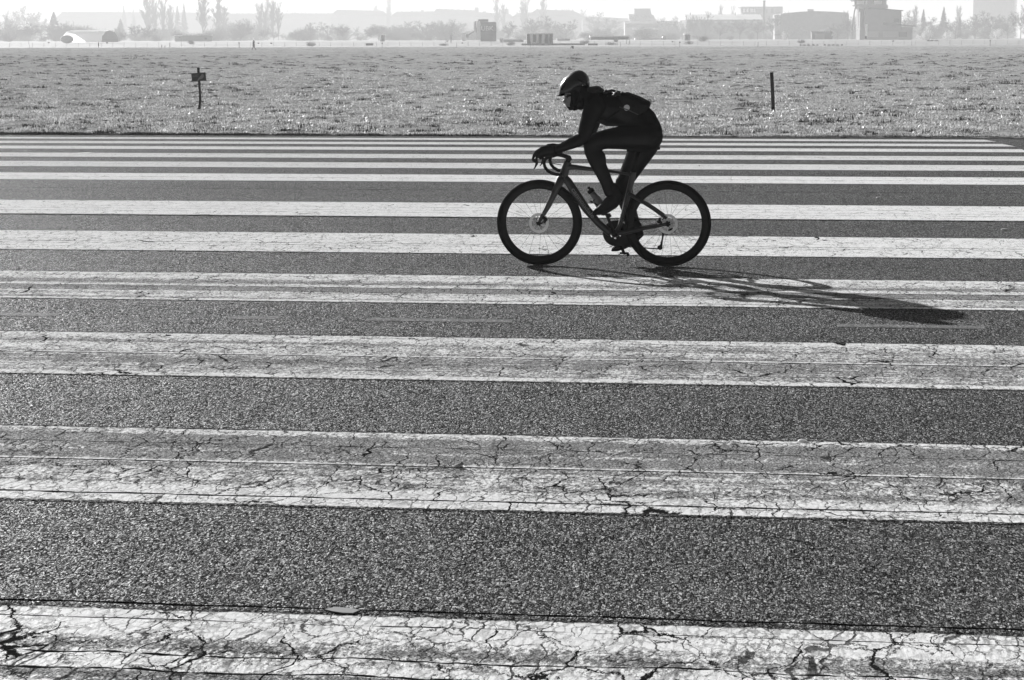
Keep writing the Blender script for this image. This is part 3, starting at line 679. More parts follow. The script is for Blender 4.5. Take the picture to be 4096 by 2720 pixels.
n._in(df.inputs[0], v); n._in(tr_.inputs[0], v); gls.inputs['Roughness'].default_value = .35; gls.inputs[0].default_value = (.5, .5, .5, 1)
mx.inputs[0].default_value = .5; n.t.links.new(df.outputs[0], mx.inputs[1]); n.t.links.new(tr_.outputs[0], mx.inputs[2])
mx2.inputs[0].default_value = .08; n.t.links.new(mx.outputs[0], mx2.inputs[1]); n.t.links.new(gls.outputs[0], mx2.inputs[2]); n.t.links.new(mx2.outputs[0], n.out.inputs[0])
M_blade = n.m
for args in (('grass', 110000, 40.95, 130, 2.4, .015, .055, .010, .07, 7), ('grass', 70000, 48, 460, 2.0, .015, .05, .016, .16, 5)):
    o = blades(*args); o.data.materials.append(M_blade)
    tag(o, 'short patchy grass of the wide field beyond the runway', 'grass', kind='stuff')
# darker tussocks
def tussocks():
    s, a = in_field(1100, 41.4, 240, 1.7)
    V, F = [], []; k = 0
    for si, ai in zip(s, a):
        sz = (.05 + .09 * rng.random() ** 2) * (1 + ai / 160); z = float(field_h(np.array([si]), np.array([ai]))[0])
        for j in range(46):
            th = rng.random() * 2 * math.pi; r = sz * 1.7 * rng.random() ** .7; h = (.035 + .6 * sz * rng.random()) * (1.15 - r / sz / 2)
            x, y = si + r * math.cos(th) * 1.6, ai + r * math.sin(th); wa = rng.random() * math.pi; wd = .010 * (1 + ai / 90)
            V += [(x - wd * math.cos(wa), y - wd * math.sin(wa), z - .02), (x + wd * math.cos(wa), y + wd * math.sin(wa), z - .02), (x + .5 * h * (rng.random() - .5), y + .5 * h * (rng.random() - .5), z + h)]
            F.append((k, k + 1, k + 2)); k += 3
    me = np_mesh('weed_tufts', np.array(V), np.array(F), 3); o = bpy.data.objects.new('weed_tufts', me); C.objects.link(o); o.rotation_euler = (0, 0, YAW)
    me.materials.append(matte('dark_weed', .02, .002, .6, .5, 3)); tag(o, 'low dark weed tufts scattered over the grass field', 'weeds', kind='stuff')
tussocks()
t_ = taxi.build('taxiway', M_conc); tag(t_, kind='structure')

# ================================================================ posts by the runway
M_wood = matte('weathered_wood', .012, .004, .5, .4, 14, bmp=.01, bsc=40)
M_board = matte('sign_board', .035, .01, .4, .2, 20)
M_bird = plain('bird_print', .13, .6, .2, .15, 40)
D1 = G(793, 442, .06).y; b0 = at(793, 442, D1)
sg = empty('sign_post', b0); sg.location.z = .04
def S1(x, y, dy=0): v = at(x, y, D1); return Vector((v.x - b0.x, dy, v.z - .04))
MB().tube([S1(793, 446), S1(798, 430), S1(800.5, 400), S1(800, 370), S1(797, 335), S1(795, 300), S1(793, 270)], [.034, .032, .030, .029, .028, .030, .033], n=12).build('post', M_wood, sg, True)
q = [S1(766, 293), S1(822.5, 289), S1(826, 322), S1(769.5, 326.5)]
bdm = MB(); bdm.add([(p_.x, y_, p_.z) for y_ in (-.055, -.035) for p_ in q], [(0, 1, 2, 3), (7, 6, 5, 4), (0, 4, 5, 1), (1, 5, 6, 2), (2, 6, 7, 3), (3, 7, 4, 0)])
board = bdm.build('sign_board', M_board, sg)
bird = [(811, 294), (815, 297), (817, 303), (816, 309), (812, 313), (806, 316), (800, 317), (795, 321), (791, 324), (789, 323), (793, 318), (796, 312), (801, 306), (806, 301), (808, 296)]
o = MB().prism([(S1(*p_).x, S1(*p_).z) for p_ in bird], -.0585, -.0552).build('bird_picture', M_bird, board)
for k in range(4):
    a_, b_ = S1(770, 298 + k * 3), S1(795 - 4 * (k % 2), 297 + k * 3)
    MB().box(a_.x, b_.x, -.0575, -.0552, a_.z - .0025, a_.z + .0025).build('text_line', M_bird, board)
tag(sg, 'dark wooden post with a small board showing a bird, standing in the grass', 'sign')
D2 = G(3093, 444, .06).y; b0 = at(3093, 444, D2)
wp = empty('wooden_post', b0); wp.location.z = .04
def S2(x, y): v = at(x, y, D2); return Vector((v.x - b0.x, 0, v.z - .04))
MB().tube([S2(3093, 448), S2(3092, 425), S2(3091, 395), S2(3090, 360), S2(3088, 325), S2(3086, 289)], [.043, .042, .043, .044, .043, .042], n=10).build('post', M_wood, wp, True)
MB().box(S2(3098, 0).x, S2(3101, 0).x, -.03, .03, S2(0, 434).z, S2(0, 425).z).build('peg', M_wood, wp)
tag(wp, 'thick plain dark wooden post without a board, alone in the grass right of the cyclist', 'post')

# small posts far out in the field
M_far = plain('dark_far', .02, .8, .1, .2, 3)
M_pale = plain('pale_paint', .9, .7, .2, .08, 1)
M_grey = plain('grey_render', .28, .85, .1, .12, .4)
M_mid = plain('mid_grey', .13, .85, .1, .15, .6)
def field_post(x, y0, y1, label, plate=None, lean=0, w_=.05):
    D = G(x, y0, 0).y; b = at(x, y0, D); e = empty('field_post', b); e.location.z = 0
    h = (at(x, y1, D).z); lx = lean / FPX * D
    MB().tube([(0, 0, -.1), (lx * .5, 0, h * .5), (lx, 0, h)], [w_, w_ * .9, w_], n=8).build('post', M_far, e, True)
    if plate:
        z = at(x, plate, D).z; MB().box(lx - .14, lx + .14, -.09, -.06, z - .11, z + .11).build('plate', M_far, e)
    tag(e, label, 'post', 'thin marker posts at the far side of the field'); return e
for a_ in ((119, 191, 163, 'thin leaning post at the far left edge of the field in front of bare trees', None, -5, .035),
           (679, 193, 170, 'thin post just right of two tiny far people', None, 0, .04),
           (957, 193, 169, 'far post with small plate just left of the walking person', 172, 0, .04),
           (1529, 192, 170, 'far post below the small hut with a white wall', 173, 0, .04),
           (1827, 192, 172, 'far post in front of the square lettered tower, left of its stairs', None, 0, .04),
           (2122, 190, 167, 'far post right in front of the row of dark doors', None, 0, .035),
           (2481, 190, 167, 'far post in front of the long flat canopy', None, 0, .035),
           (2719, 191, 167, 'far post with small plate left of the rounded bush', 169, 0, .04),
           (3032, 190, 168, 'pale far post in front of the long hall with the tall chimney', None, 0, .05),
           (3647, 186, 162, 'thin far post right of the tall grey tower building', None, 0, .03),
           (3960, 184, 160, 'far post with dark head near the right edge, in front of the pale bush', 163, 0, .06)): field_post(*a_)

# far wire fence with posts
fe = empty('wire_fence', (0, 560, 0)); Df = 560
tag(fe, 'long low wire fence on thin posts crossing the far side of the field', 'fence')
fx = [at(x, 0, Df).x for x in range(-60, 4160, 46)]
for i, x in enumerate(fx):
    hh = 1.05 + .1 * rng.random()
    MB().tube([(x, 0, -.1), (x + .05 * rng.random(), 0, hh)], .035, n=5).build('fence_post', M_mid, fe)
wm = MB()
for z in (.3, .65, 1.0): wm.box(fx[0], fx[-1], -.01, .01, z - .012, z + .012)
wm.build('fence_wire', M_mid, fe)
for (x, y, lb) in ((195, 171, 'below the dark conifer'), (428, 171, 'in front of the right end of the white tent'), (1034, 173, 'just right of the walking person'), (1085, 173, 'between the walking person and the domed bush'),
               (1850, 172, 'in front of the white cabin by the lettered tower'), (2690, 167, 'left of the plated far post'), (3573, 164, 'in front of the grey tower building')):
    c = at(x, y, Df - .1); o = MB().box(-.22, .22, -.02, .02, -.14, .14).build('fence_plate', M_far, None, loc=c); tag(o, 'small dark plate on the far fence, ' + lb.replace('by the lettered tower', 'there').replace('of the white tent', 'of the tent'), 'plate', 'plates on the far fence')

# ================================================================ people far off
def small_person(name, x, yb, hpx, pose, label, mat=None):
    D = G(x, yb, 0).y; b = at(x, yb, D); k = hpx / FPX * D / 1.75
    e = empty('person', (b.x, b.y, 0)); m = MB()
    def V(a_, z, y=0): return (a_ * k, y * k, z * k)
    if pose == 'sit':
        m.tube([V(.05, .12), V(.1, .4), V(.02, .62)], [.2 * k, .2 * k, .15 * k], n=12); m.ball(V(-.02, .86), .11 * k)
        m.tube([V(.05, .14), V(-.25, .5), V(-.42, .08)], [.12 * k, .08 * k, .06 * k], n=10); m.tube([V(.02, .6), V(-.2, .5)], [.07 * k, .05 * k], n=8)
        m.ball(V(.08, .12), .19 * k)
    else:
        sp = {'walk': .30, 'stand': .06}[pose]
        m.tube([V(0, .88), V(.01, 1.15), V(.02, 1.42)], [.14 * k, .15 * k, .17 * k], [.16 * k, .18 * k, .2 * k], n=12); m.ball(V(.0, 1.64), (.10 * k, .09 * k, .12 * k)); m.tube([V(.02, 1.4), V(0, 1.6)], .06 * k, n=8)
        m.tube([V(0, .9, -.08), V(-.10 if sp > .1 else -.02, .48, -.08), V(-sp, .05, -.08), V(-sp - .13, .03, -.08)], [.10 * k, .065 * k, .045 * k, .03 * k], n=10)
        m.tube([V(0, .9, .08), V(.12 if sp > .1 else .02, .5, .08), V(sp + .08, .06, .08), V(sp - .02, .02, .08)], [.10 * k, .065 * k, .045 * k, .03 * k], n=10)
        m.tube([V(.02, 1.4, -.2), V(.03, 1.12, -.24), V(-.22, .98, -.22)], [.06 * k, .05 * k, .035 * k], n=8)
        m.tube([V(.02, 1.4, .2), V(.06, 1.1, .24), V(.10, .9, .22)], [.06 * k, .05 * k, .035 * k], n=8)
        m.tube([V(0, .7), V(.02, 1.0)], [.19 * k, .16 * k], n=12)
    m.build('body', M_far if mat is None else mat, e, remesh=.035 * k, sm=3)
    if pose == 'walk': MB().ball(V(.0, 1.70), (.115 * k, .105 * k, .09 * k)).build('hat', M_pale, e, True)
    tag(e, label, 'person')
small_person('w', 1015, 203, 46, 'walk', 'tiny far person in a dark coat and pale hat striding left across the field')
small_person('s', 2290, 196.5, 35, 'sit', 'dark hunched person sitting on the far grass right of the row of dark doors')
small_person('a', 647, 194, 16, 'stand', 'larger of two tiny far figures standing close together on the left')
small_person('b', 660, 194, 14, 'stand', 'smaller of two tiny far figures standing close together on the left')
small_person('c', 394, 192, 24, 'stand', 'slim far figure standing in front of the white tent')

# ================================================================ far buildings
def bx(x0, x1, y0, y1, D, dep, name, mat, parent, loc0, ybase=None):
    """box whose front face covers the pixels x0..x1, y0 (top)..y1 (bottom) at distance D"""
    a_, b_ = at(x0, (y0 + y1) / 2, D), at(x1, (y0 + y1) / 2, D); zt_ = at((x0 + x1) / 2, y0, D).z; zb = at((x0 + x1) / 2, y1, D).z if y1 is not None else 0
    return MB().box(a_.x - loc0.x, b_.x - loc0.x, D - loc0.y, D + dep - loc0.y, zb - loc0.z, zt_ - loc0.z).build(name, mat, parent)
def base(x, D): p_ = at(x, 160, D); return Vector((p_.x, D, gz(D)))
M_wall = plain('house_wall', .22, .9, .1, .1, .1); M_roof = plain('house_roof', .10, .85, .15, .15, .2); M_win = plain('window_glass', .04, .2, .5, .1, 1)
def row_house(x0, x1, yt0, yt1, D, hl, hr, label, eave=22, chim=()):
    D = DS(D)
    xm = (x0 + x1) / 2; b = base(xm, D); e = empty('apartment_block', b); dep = 20.0
    def q(x, y, dd=0): v = at(x, y, D); return Vector((v.x - b.x, dd, v.z - b.z))
    ye0, ye1 = yt0 + eave, yt1 + eave
    A_, B_ = q(x0, ye0), q(x1, ye1); z0 = -1.5
    MB().add([(A_.x, 0, z0), (B_.x, 0, z0), (B_.x, dep, z0), (A_.x, dep, z0), (A_.x, 0, A_.z), (B_.x, 0, B_.z), (B_.x, dep, B_.z), (A_.x, dep, A_.z)],
             [(0, 1, 5, 4), (1, 2, 6, 5), (2, 3, 7, 6), (3, 0, 4, 7), (4, 5, 6, 7), (0, 3, 2, 1)]).build('wall', M_wall, e)
    R0, R1 = q(x0 + hl, yt0), q(x1 - hr, yt1); o_ = .5
    rf = MB().add([(A_.x - o_, -o_, A_.z + .02), (B_.x + o_, -o_, B_.z + .02), (B_.x + o_, dep + o_, B_.z + .02), (A_.x - o_, dep + o_, A_.z + .02), (R0.x, dep / 2, R0.z), (R1.x, dep / 2, R1.z)],
             [(0, 1, 5, 4), (2, 3, 4, 5), (3, 0, 4), (1, 2, 5), (0, 3, 2, 1)]).build('roof', M_roof, e)
    for (cx_, w2, hp) in chim:
        t = (cx_ - x0) / (x1 - x0); yy = yt0 + (yt1 - yt0) * t; a_, c2 = q(cx_ - w2 / 2, yy - hp), q(cx_ + w2 / 2, yy + 4)
        MB().box(a_.x, c2.x, dep / 2 - 1, dep / 2 + 1, c2.z - 1, a_.z).build('chimney', M_roof, rf)
    tag(e, label, 'building', 'long hazy apartment blocks behind the trees')
row_house(225, 860, 47, 49, 2100, 20, 60, 'long hazy apartment block with hipped roof behind the white tent', chim=[(243, 6, 2), (412, 10, 2), (470, 8, 3), (560, 6, 2), (650, 8, 2)])
row_house(850, 1345, 53, 53, 2000, 35, 10, 'long low hazy apartment block behind the walking person', chim=[(905, 7, 4), (945, 5, 3), (1020, 8, 3), (1262, 5, 4), (1310, 7, 2)])
row_house(1325, 1552, 38, 43, 1900, 22, 22, 'hazy apartment block with high hipped roof between two chimneys', eave=20, chim=[(1400, 6, 2), (1480, 6, 2)])
row_house(1555, 1760, 46, 45, 1850, 30, 2, 'hazy apartment block left of the row of roof dormers', eave=22, chim=[(1606, 5, 3), (1647, 6, 3), (1688, 12, 6)])
row_house(1730, 1905, 35, 41, 1800, 14, 4, 'hazy apartment block with a row of small roof dormers', eave=24, chim=[(1758, 8, 2), (1783, 8, 2), (1808, 8, 2), (1833, 8, 2), (1858, 8, 2), (1882, 8, 2)])
row_house(1895, 2060, 47, 55, 1780, 5, 20, 'hazy apartment block with two tall chimney stacks behind the lettered tower', eave=20, chim=[(1906, 16, 18), (1937, 14, 4), (2027, 15, 18)])
row_house(2050, 2140, 52, 48, 1700, 20, 2, 'small hazy house roof left of the high curved roof', eave=16, chim=[(2068, 5, 3)])
row_house(2112, 2345, 37, 42, 1650, 34, 52, 'hazy apartment block with high roof behind the row of dark doors', eave=26, chim=[(2150, 8, 3), (2165, 6, 2), (2225, 8, 2), (2250, 8, 2), (2275, 7, 2), (2292, 5, 4)])
row_house(2330, 2560, 66, 75, 1600, 22, 10, 'low hazy house roof between the trees left of the mansard house', eave=14, chim=[(2440, 8, 2)])
D = DS(1850); b = base(1554, D); e = empty('chimney_tower', b); bx(1546, 1562, 31, 160, D, 6, 'shaft', M_roof, e, b); bx(1557, 1558.6, -6, 31, D + 3, .5, 'mast', M_roof, e, b); bx(1545, 1563, 29.5, 32, D - .3, 6.6, 'cap', M_mid, e, b)
tag(e, 'square hazy chimney tower with thin mast between two apartment roofs', 'tower')
# mansard house
D = DS(1300); b = base(2575, D); e = empty('mansard_house', b)
w1 = bx(2518, 2625, 75, 162, D, 14, 'wall', M_wall, e, b)
def Q(x, y, dd=0): v = at(x, y, D); return Vector((v.x - b.x, dd, v.z - b.z))
pts = [(2530, 76), (2537, 58), (2540, 35), (2602, 37), (2606, 57), (2616, 62), (2620, 76)]
MB().prism([(Q(*p_).x, Q(*p_).z) for p_ in pts], .3, 13.5).build('roof', M_roof, e)
bx(2516, 2534, 56, 76, D + 1, 10, 'side_wing', M_grey, e, b); bx(2538, 2604, 34, 36.5, D - .2, 14.5, 'roof_edge', M_mid, e, b)
for x in (2548, 2562, 2578, 2592): bx(x, x + 7, 62, 70, D - .1, .3, 'window', M_win, e, b)
tag(e, 'hazy tall house with mansard roof rising above bare trees', 'building')
D = DS(1150); b = base(2600, D); e = empty('office_building', b)
bx(2500, 2706, 84, 160, D, 16, 'wall', M_grey, e, b); bx(2498, 2708, 84, 94, D - .5, .6, 'parapet', M_pale, e, b)
bx(2505, 2700, 96, 110, D - .3, .4, 'window_band', M_win, e, b); bx(2530, 2635, 112, 119, D - .4, .5, 'light_band', M_pale, e, b); bx(2540, 2700, 122, 140, D - .3, .4, 'window_band', M_win, e, b)
bx(2680, 2696, 100, 118, D - .8, 1, 'sign_panel', M_pale, e, b)
tag(e, 'low hazy office building with pale horizontal bands and dark window rows', 'building')
# hall with pale roof and tall chimney
D = DS(1080); b = base(2900, D); e = empty('factory_hall', b)
bx(2744, 3050, 78, 160, D, 30, 'wall', M_mid, e, b)
def Q(x, y, dd=0): v = at(x, y, D); return Vector((v.x - b.x, dd, v.z - b.z))
MB().add([tuple(Q(2742, 79, -.6)), tuple(Q(3052, 79, -.6)), tuple(Q(3050, 56, 14)), tuple(Q(2742, 57, 14)), tuple(Q(2742, 79, 29)), tuple(Q(3052, 79, 29))], [(0, 1, 2, 3), (3, 2, 5, 4), (0, 3, 4), (1, 5, 2)]).build('roof', plain('pale_metal_roof', .80, .35, .5, .05, .3), e)  # light reflected by the metal is put into the pale colour
for k in range(9): bx(2765 + 31 * k, 2785 + 31 * k, 84, 92, D - .1, .3, 'window', M_grey, e, b)
for x in (2760, 2842, 2940): bx(x, x + 3, 50, 60, D + 10, 1, 'roof_vent', M_far, e, b)
bx(2741, 2748, 62, 104, D - 1, 1, 'downpipe', M_pale, e, b)
tag(e, 'long hall with a pale sloping metal roof and dark wall right of centre', 'building')
b = base(3055, DS(1040)); e = empty('factory_chimney', b); p0 = at(3054.5, 2, DS(1040)); 
MB().tube([(0, 0, 0), (0, 0, (at(3054, 30, DS(1040)).z - b.z)), (0, 0, p0.z - b.z)], [.85, .75, .62], n=18).build('shaft', M_mid, e, True); MB().tube([(0, 0, p0.z - b.z - .8), (0, 0, p0.z - b.z)], .75, n=18).build('rim', M_mid, e, True)
tag(e, 'tall thin round factory chimney standing in front of the flat roofed building', 'chimney')
D = DS(1250); b = base(3048, D); e = empty('flat_roof_building', b)
bx(2965, 3130, 30, 160, D, 20, 'wall', M_grey, e, b); bx(2963, 3131, 26.5, 30.5, D - .8, 22, 'roof_slab', M_mid, e, b); bx(2963, 2997, 28.5, 50, D - 1.5, 1, 'side_wing', M_grey, e, b)
for (x0, x1) in ((2972, 2982), (2986, 2994), (3001, 3012), (3014, 3022)): bx(x0, x1, 34, 49, D - 1.9, .3, 'window', M_pale, e, b)
for (x0, x1) in ((3024, 3048), (3064, 3070), (3084, 3094)): bx(x0, x1, 35, 52, D - .3, .3, 'window', M_mid, e, b)
tag(e, 'flat roofed pale building with big windows behind the long hall', 'building')
# arched hall
D = DS(1000); b = base(3258, D); e = empty('arched_hall', b)
def Q(x, y, dd=0): v = at(x, y, D); return Vector((v.x - b.x, dd, v.z - b.z))
arc = [(3122, 160), (3122, 62), (3124, 56), (3160, 51.5), (3200, 48), (3240, 46), (3268, 45.5), (3300, 46.5), (3340, 48.5), (3370, 50.5), (3392, 52.5), (3396, 58), (3396, 160)]
MB().prism([(Q(*p_).x, Q(*p_).z) for p_ in arc], 0, 40).build('wall', M_mid, e)
ar2 = arc[2:-2] + [(x, y + 2.5) for x, y in arc[2:-2]][::-1]
MB().prism([(Q(x, y - 1).x, Q(x, y - 1).z) for x, y in ar2], -.8, 41).build('roof', M_roof, e)
bx(3230, 3255, 37, 48, D + 8, 6, 'roof_cabin', M_grey, e, b); bx(3100, 3122, 60, 160, D + 2, 10, 'side_wing', M_grey, e, b)
tag(e, 'wide dark hall with a gently arched roof right of the tall chimney', 'building')
# control-tower like building
D = DS(780); b = base(3500, D); e = empty('tower_building', b)
def Q(x, y, dd=0): v = at(x, y, D); return Vector((v.x - b.x, dd, v.z - b.z))
M_tw = plain('tower_render', .30, .85, .1, .08, .4)
bx(3440, 3472, 20, 160, D + 2, 10, 'stair_shaft', M_mid, e, b)
MB().add([tuple(Q(3460, 33, 0)), tuple(Q(3606, 43, 0)), tuple(Q(3606, 160, 0)), tuple(Q(3460, 160, 0)), tuple(Q(3460, 33, 12)), tuple(Q(3606, 43, 12)), tuple(Q(3606, 160, 12)), tuple(Q(3460, 160, 12))], [(0, 3, 2, 1), (4, 5, 6, 7), (0, 1, 5, 4), (1, 2, 6, 5), (3, 7, 6, 2), (0, 4, 7, 3)]).build('wall', M_tw, e)
MB().add([tuple(Q(3473, 29, -.8)), tuple(Q(3612, 41, -.8)), tuple(Q(3612, 44.5, -.8)), tuple(Q(3473, 34.5, -.8)), tuple(Q(3473, 29, 13)), tuple(Q(3612, 41, 13)), tuple(Q(3612, 44.5, 13)), tuple(Q(3473, 34.5, 13))], [(0, 3, 2, 1), (4, 5, 6, 7), (0, 1, 5, 4), (1, 2, 6, 5), (3, 7, 6, 2), (0, 4, 7, 3)]).build('roof', M_mid, e)
bx(3424, 3552, 19, 34, D + 1.0, 10, 'gallery', M_tw, e, b)
for (x0, x1) in ((3418, 3426), (3458, 3462), (3471, 3496), (3530, 3546)): bx(x0, x1, -22, 20, D + 1.3, 9, 'cabin_wall', M_tw, e, b)
bx(3418, 3546, 17.5, 20.5, D + 1.2, 9.4, 'cabin_sill', M_tw, e, b)
bx(3414, 3550, -30, 1.5, D + .6, 10.6, 'cabin_roof', M_mid, e, b)
for (x0, x1) in ((3426, 3458), (3462, 3471), (3496, 3530)): bx(x0, x1, 1.5, 18, D + 1.8, .15, 'window', plain('bright_glass', .8, .3, .5, .02, 1), e, b)
MB().tube([Q(3431, 24, -.3), Q(3433, 60, -.5), Q(3433, 108, -.5), Q(3427, 120, -.5)], [.16] * 4, n=10).build('drain_pipe', M_pale, e, True)
MB().tube([Q(3424, 22, .5), Q(3418, 50, .5), Q(3408, 120, .5)], [.25, .25, .3], n=8).build('brace', M_mid, e, True)
bx(3462, 3470, 96, 152, D - .6, 1, 'downpipe', M_pale, e, b)
for (x0, x1) in ((3472, 3514), (3534, 3593)): bx(x0, x1, 125, 149, D - .3, .3, 'garage_door', plain('door_white', .42, .7, .2, .05, 1), e, b)
MB().add([tuple(Q(3534, 90, -2.5)), tuple(Q(3660, 103, -2.5)), tuple(Q(3660, 107, -2.5)), tuple(Q(3534, 96, -2.5)), tuple(Q(3534, 90, 5)), tuple(Q(3660, 103, 5)), tuple(Q(3660, 107, 5)), tuple(Q(3534, 96, 5))], [(0, 3, 2, 1), (4, 5, 6, 7), (0, 1, 5, 4), (1, 2, 6, 5), (3, 7, 6, 2), (0, 4, 7, 3)]).build('canopy', M_mid, e)
bx(3606, 3650, 107, 160, D + .5, 8, 'annex', M_tw, e, b); bx(3596, 3628, 129, 147, D - .35, .3, 'dark_opening', M_far, e, b); bx(3578, 3596, 74, 90, D - 1.2, 1.2, 'balcony', M_mid, e, b)
tag(e, 'tall grey building with glazed top cabin, slanted roof and sloping canopy', 'building')
D = DS(1350); b = base(3980, D); e = empty('tower_block', b); bx(3893, 4066, -120, 162, D, 20, 'wall', M_grey, e, b); bx(4058, 4067, -120, 160, D - .4, 6, 'corner_strip', M_pale, e, b); bx(3888, 4070, -128, -119, D - 1, 23, 'roof', M_mid, e, b)
tag(e, 'big hazy high-rise block cut by the top edge near the right side', 'building')
# lettered tower
D = DS(700); b = base(1940, D); e = empty('lettered_tower', b)
def Q(x, y, dd=0): v = at(x, y, D); return Vector((v.x - b.x, dd, v.z - b.z))
M_up = plain('tower_panel', .20, .8, .1, .1, .6)
bx(1921, 1985, 92, 124, D, 6, 'upper_wall', M_up, e, b); bx(1922, 1985, 124, 166, D + .3, 5.5, 'lower_wall', M_mid, e, b)
bx(1913, 1953, 77, 87, D + 1, 3, 'roof_sign', M_mid, e, b); bx(1920, 1984, 88, 94, D - .3, 6.5, 'roof', M_mid, e, b)
bx(1906, 1920, 84, 162, D - .2, 3, 'stair_wall', M_pale, e, b); bx(1896, 1903, 88, 128, D, 2, 'stair_wall', M_pale, e, b)
MB().tube([Q(1902, 84, -.5), Q(1905, 130, -.5)], .15, n=8).build('pipe', M_mid, e, True)
MB().tube([Q(1900, 124, 1), Q(1885, 132, 1), Q(1872, 140, 1)], .22, n=8).build('stair_rail', M_mid, e, True)
me = text_mesh('UBK', 2.05 * D / 700, .03); me.materials.clear(); me.materials.append(M_pale)
tx = bpy.data.objects.new('lettering', me); C.objects.link(tx); tx.parent = e; tx.rotation_euler = (math.pi / 2, 0, 0); p_ = Q(1924, 122, -.06); tx.location = p_; tx.scale = (.98, .98, 1)
tag(e, 'square dark tower with pale painted letters and a white stair wall', 'tower')
b = base(1856, D); e = empty('white_cabin', b); bx(1848, 1864, 133, 164, D - 1, 3, 'wall', M_pale, e, b); bx(1847, 1865, 131.5, 133.5, D - 1.2, 3.4, 'roof', M_grey, e, b); bx(1864, 1874, 138, 150, D, 2, 'unit', M_mid, e, b)
tag(e, 'small tall white cabin left of the lettered tower', 'cabin')
D = DS(690); b = base(1808, D); e = empty('signal_mast', b); bx(1802, 1806, 140, 172, D, .4, 'mast', M_mid, e, b); bx(1807, 1815, 131, 140, D, .3, 'panel', M_pale, e, b); bx(1785, 1793, 158, 170, D, .6, 'box', M_pale, e, b)
tag(e, 'thin mast with pale square panels left of the white cabin', 'mast')
# row of dark doors
D = 590; b = base(2160, D); b.z = gz(D); e = empty('changing_cabins', b)
bx(2106, 2213, 135, 182, D + .5, 2.5, 'wall', M_pale, e, b); bx(2104, 2215, 133.5, 136, D + .2, 3.1, 'roof', M_pale, e, b)
for (x0, x1, yb) in ((2108, 2120, 180), (2132.5, 2144, 169.5), (2155, 2166.5, 180), (2179.5, 2192, 180), (2198, 2210, 180)): bx(x0, x1, 137, yb, D + .3, .25, 'door', M_far, e, b)
bx(2086, 2340, 174, 181, D - .6, 1.0, 'plinth', M_mid, e, b)
tag(e, 'low grey cabin row with five dark doors behind the cyclist', 'cabins')
# tent
D = DS(700); b = base(345, D); e = empty('white_tent', b)
def Q(x, y, dd=0): v = at(x, y, D); return Vector((v.x - b.x, dd, v.z - b.z))
n = N('white_sheet'); df = n.t.nodes.new('ShaderNodeBsdfDiffuse'); tr_ = n.t.nodes.new('ShaderNodeBsdfTranslucent'); mx = n.t.nodes.new('ShaderNodeMixShader')
df.inputs[0].default_value = tr_.inputs[0].default_value = (.92, .92, .92, 1); mx.inputs[0].default_value = .6
n.t.links.new(df.outputs[0], mx.inputs[1]); n.t.links.new(tr_.outputs[0], mx.inputs[2]); n.t.links.new(mx.outputs[0], n.out.inputs[0]); M_tent = n.m
TS = D / 700; sec = [(a_ * TS, b_ * TS) for a_, b_ in [(0, 0), (.35, 1.9), (1.3, 3.2), (2.7, 3.75), (4.1, 3.2), (5.05, 1.9), (5.4, 0)]]
pA, pB = Q(248, 166), Q(404, 166); mtt = MB(); vs = []
for j in range(25):
    x = pA.x + (pB.x - pA.x) * j / 24; sag = 1 - .035 * abs(math.sin(j * math.pi / 6))
    for (y, z) in sec: vs.append((x + y * .75, y * 1.6, z * sag + pA.z - .2))
mtt.add(vs, [(j * 7 + k, (j + 1) * 7 + k, (j + 1) * 7 + k + 1, j * 7 + k + 1) for j in range(24) for k in range(6)]).build('cover', M_tent, e, True)
MB().add([(pB.x + y * .75 + .02, y * 1.6, z * 1.0 + pB.z - .2) for (y, z) in sec], [tuple(range(7))]).build('end_wall', plain('grey_sheet', .45, .7, .2, .05, .5), e)
tag(e, 'long low white arched tent in front of the hazy trees on the left', 'tent')
bmo = MB().ball((0, 0, .9), (2.3, 1.2, 1.4), 16, 10).build('bush_mound', plain('dry_hay', .55, .9, .1), None, True, loc=at(268, 161, DS(690))); bmo.location.z = at(268, 164, DS(690)).z - .3; bmo.name = 'hay_bale'
tag(bmo, 'rounded grey mound in front of the left end of the white tent', 'mound')
# huts, canopies, low walls
def hut(x0, x1, y0, y1, D, wm_, rm_, label, name='hut', cat='hut', extra=()):
    D = DS(D); b = base((x0 + x1) / 2, D); e = empty(name, b); bx(x0, x1, y0 + 2, y1, D, 3, 'wall', wm_, e, b); bx(x0 - 1.5, x1 + 1.5, y0, y0 + 2.3, D - .3, 3.6, 'roof', rm_, e, b)
    for (a_, c2, d2, f2, m_, nm) in extra: bx(a_, c2, d2, f2, D - .25, .2, nm, m_, e, b)
    tag(e, label, cat); return e
hut(1523, 1537, 138, 166, 700, M_mid, M_pale, 'small dark hut with white side wall left of centre', extra=[(1520, 1525, 139, 166, M_pale, 'side_wall')])
hut(1464, 1490, 172.5, 182, 590, M_far, M_grey, 'low dark box standing by the far fence left of the small hut', 'storage_box', 'box')
hut(2738, 2761, 136, 162, 700, M_mid, M_pale, 'small dark hut with bright double roof left of the long hall', extra=[(2744, 2750, 142, 158, M_far, 'door')])
hut(730, 845, 139, 166, 800, M_grey, M_pale, 'long pale shed with small window behind the far fence on the left', 'shed', 'shed', [(818, 828, 150, 158, M_mid, 'window'), (786, 804, 134, 143, M_pale, 'roof_box')])
hut(700, 728, 141, 166, 805, M_grey, M_pale, 'short pale shed at the left end of the long shed', 'shed', 'shed', [(716, 722, 147, 152, M_mid, 'window')])
hut(3247, 3330, 126, 158, 760, M_mid, M_far, 'dark open shelter in front of the arched hall', 'shelter', 'shelter', [(3260, 3298, 134, 156, M_grey, 'opening'), (3326, 3334, 132, 144, M_pale, 'panel'), (3296, 3320, 117, 126, M_pale, 'roof_tarp')])
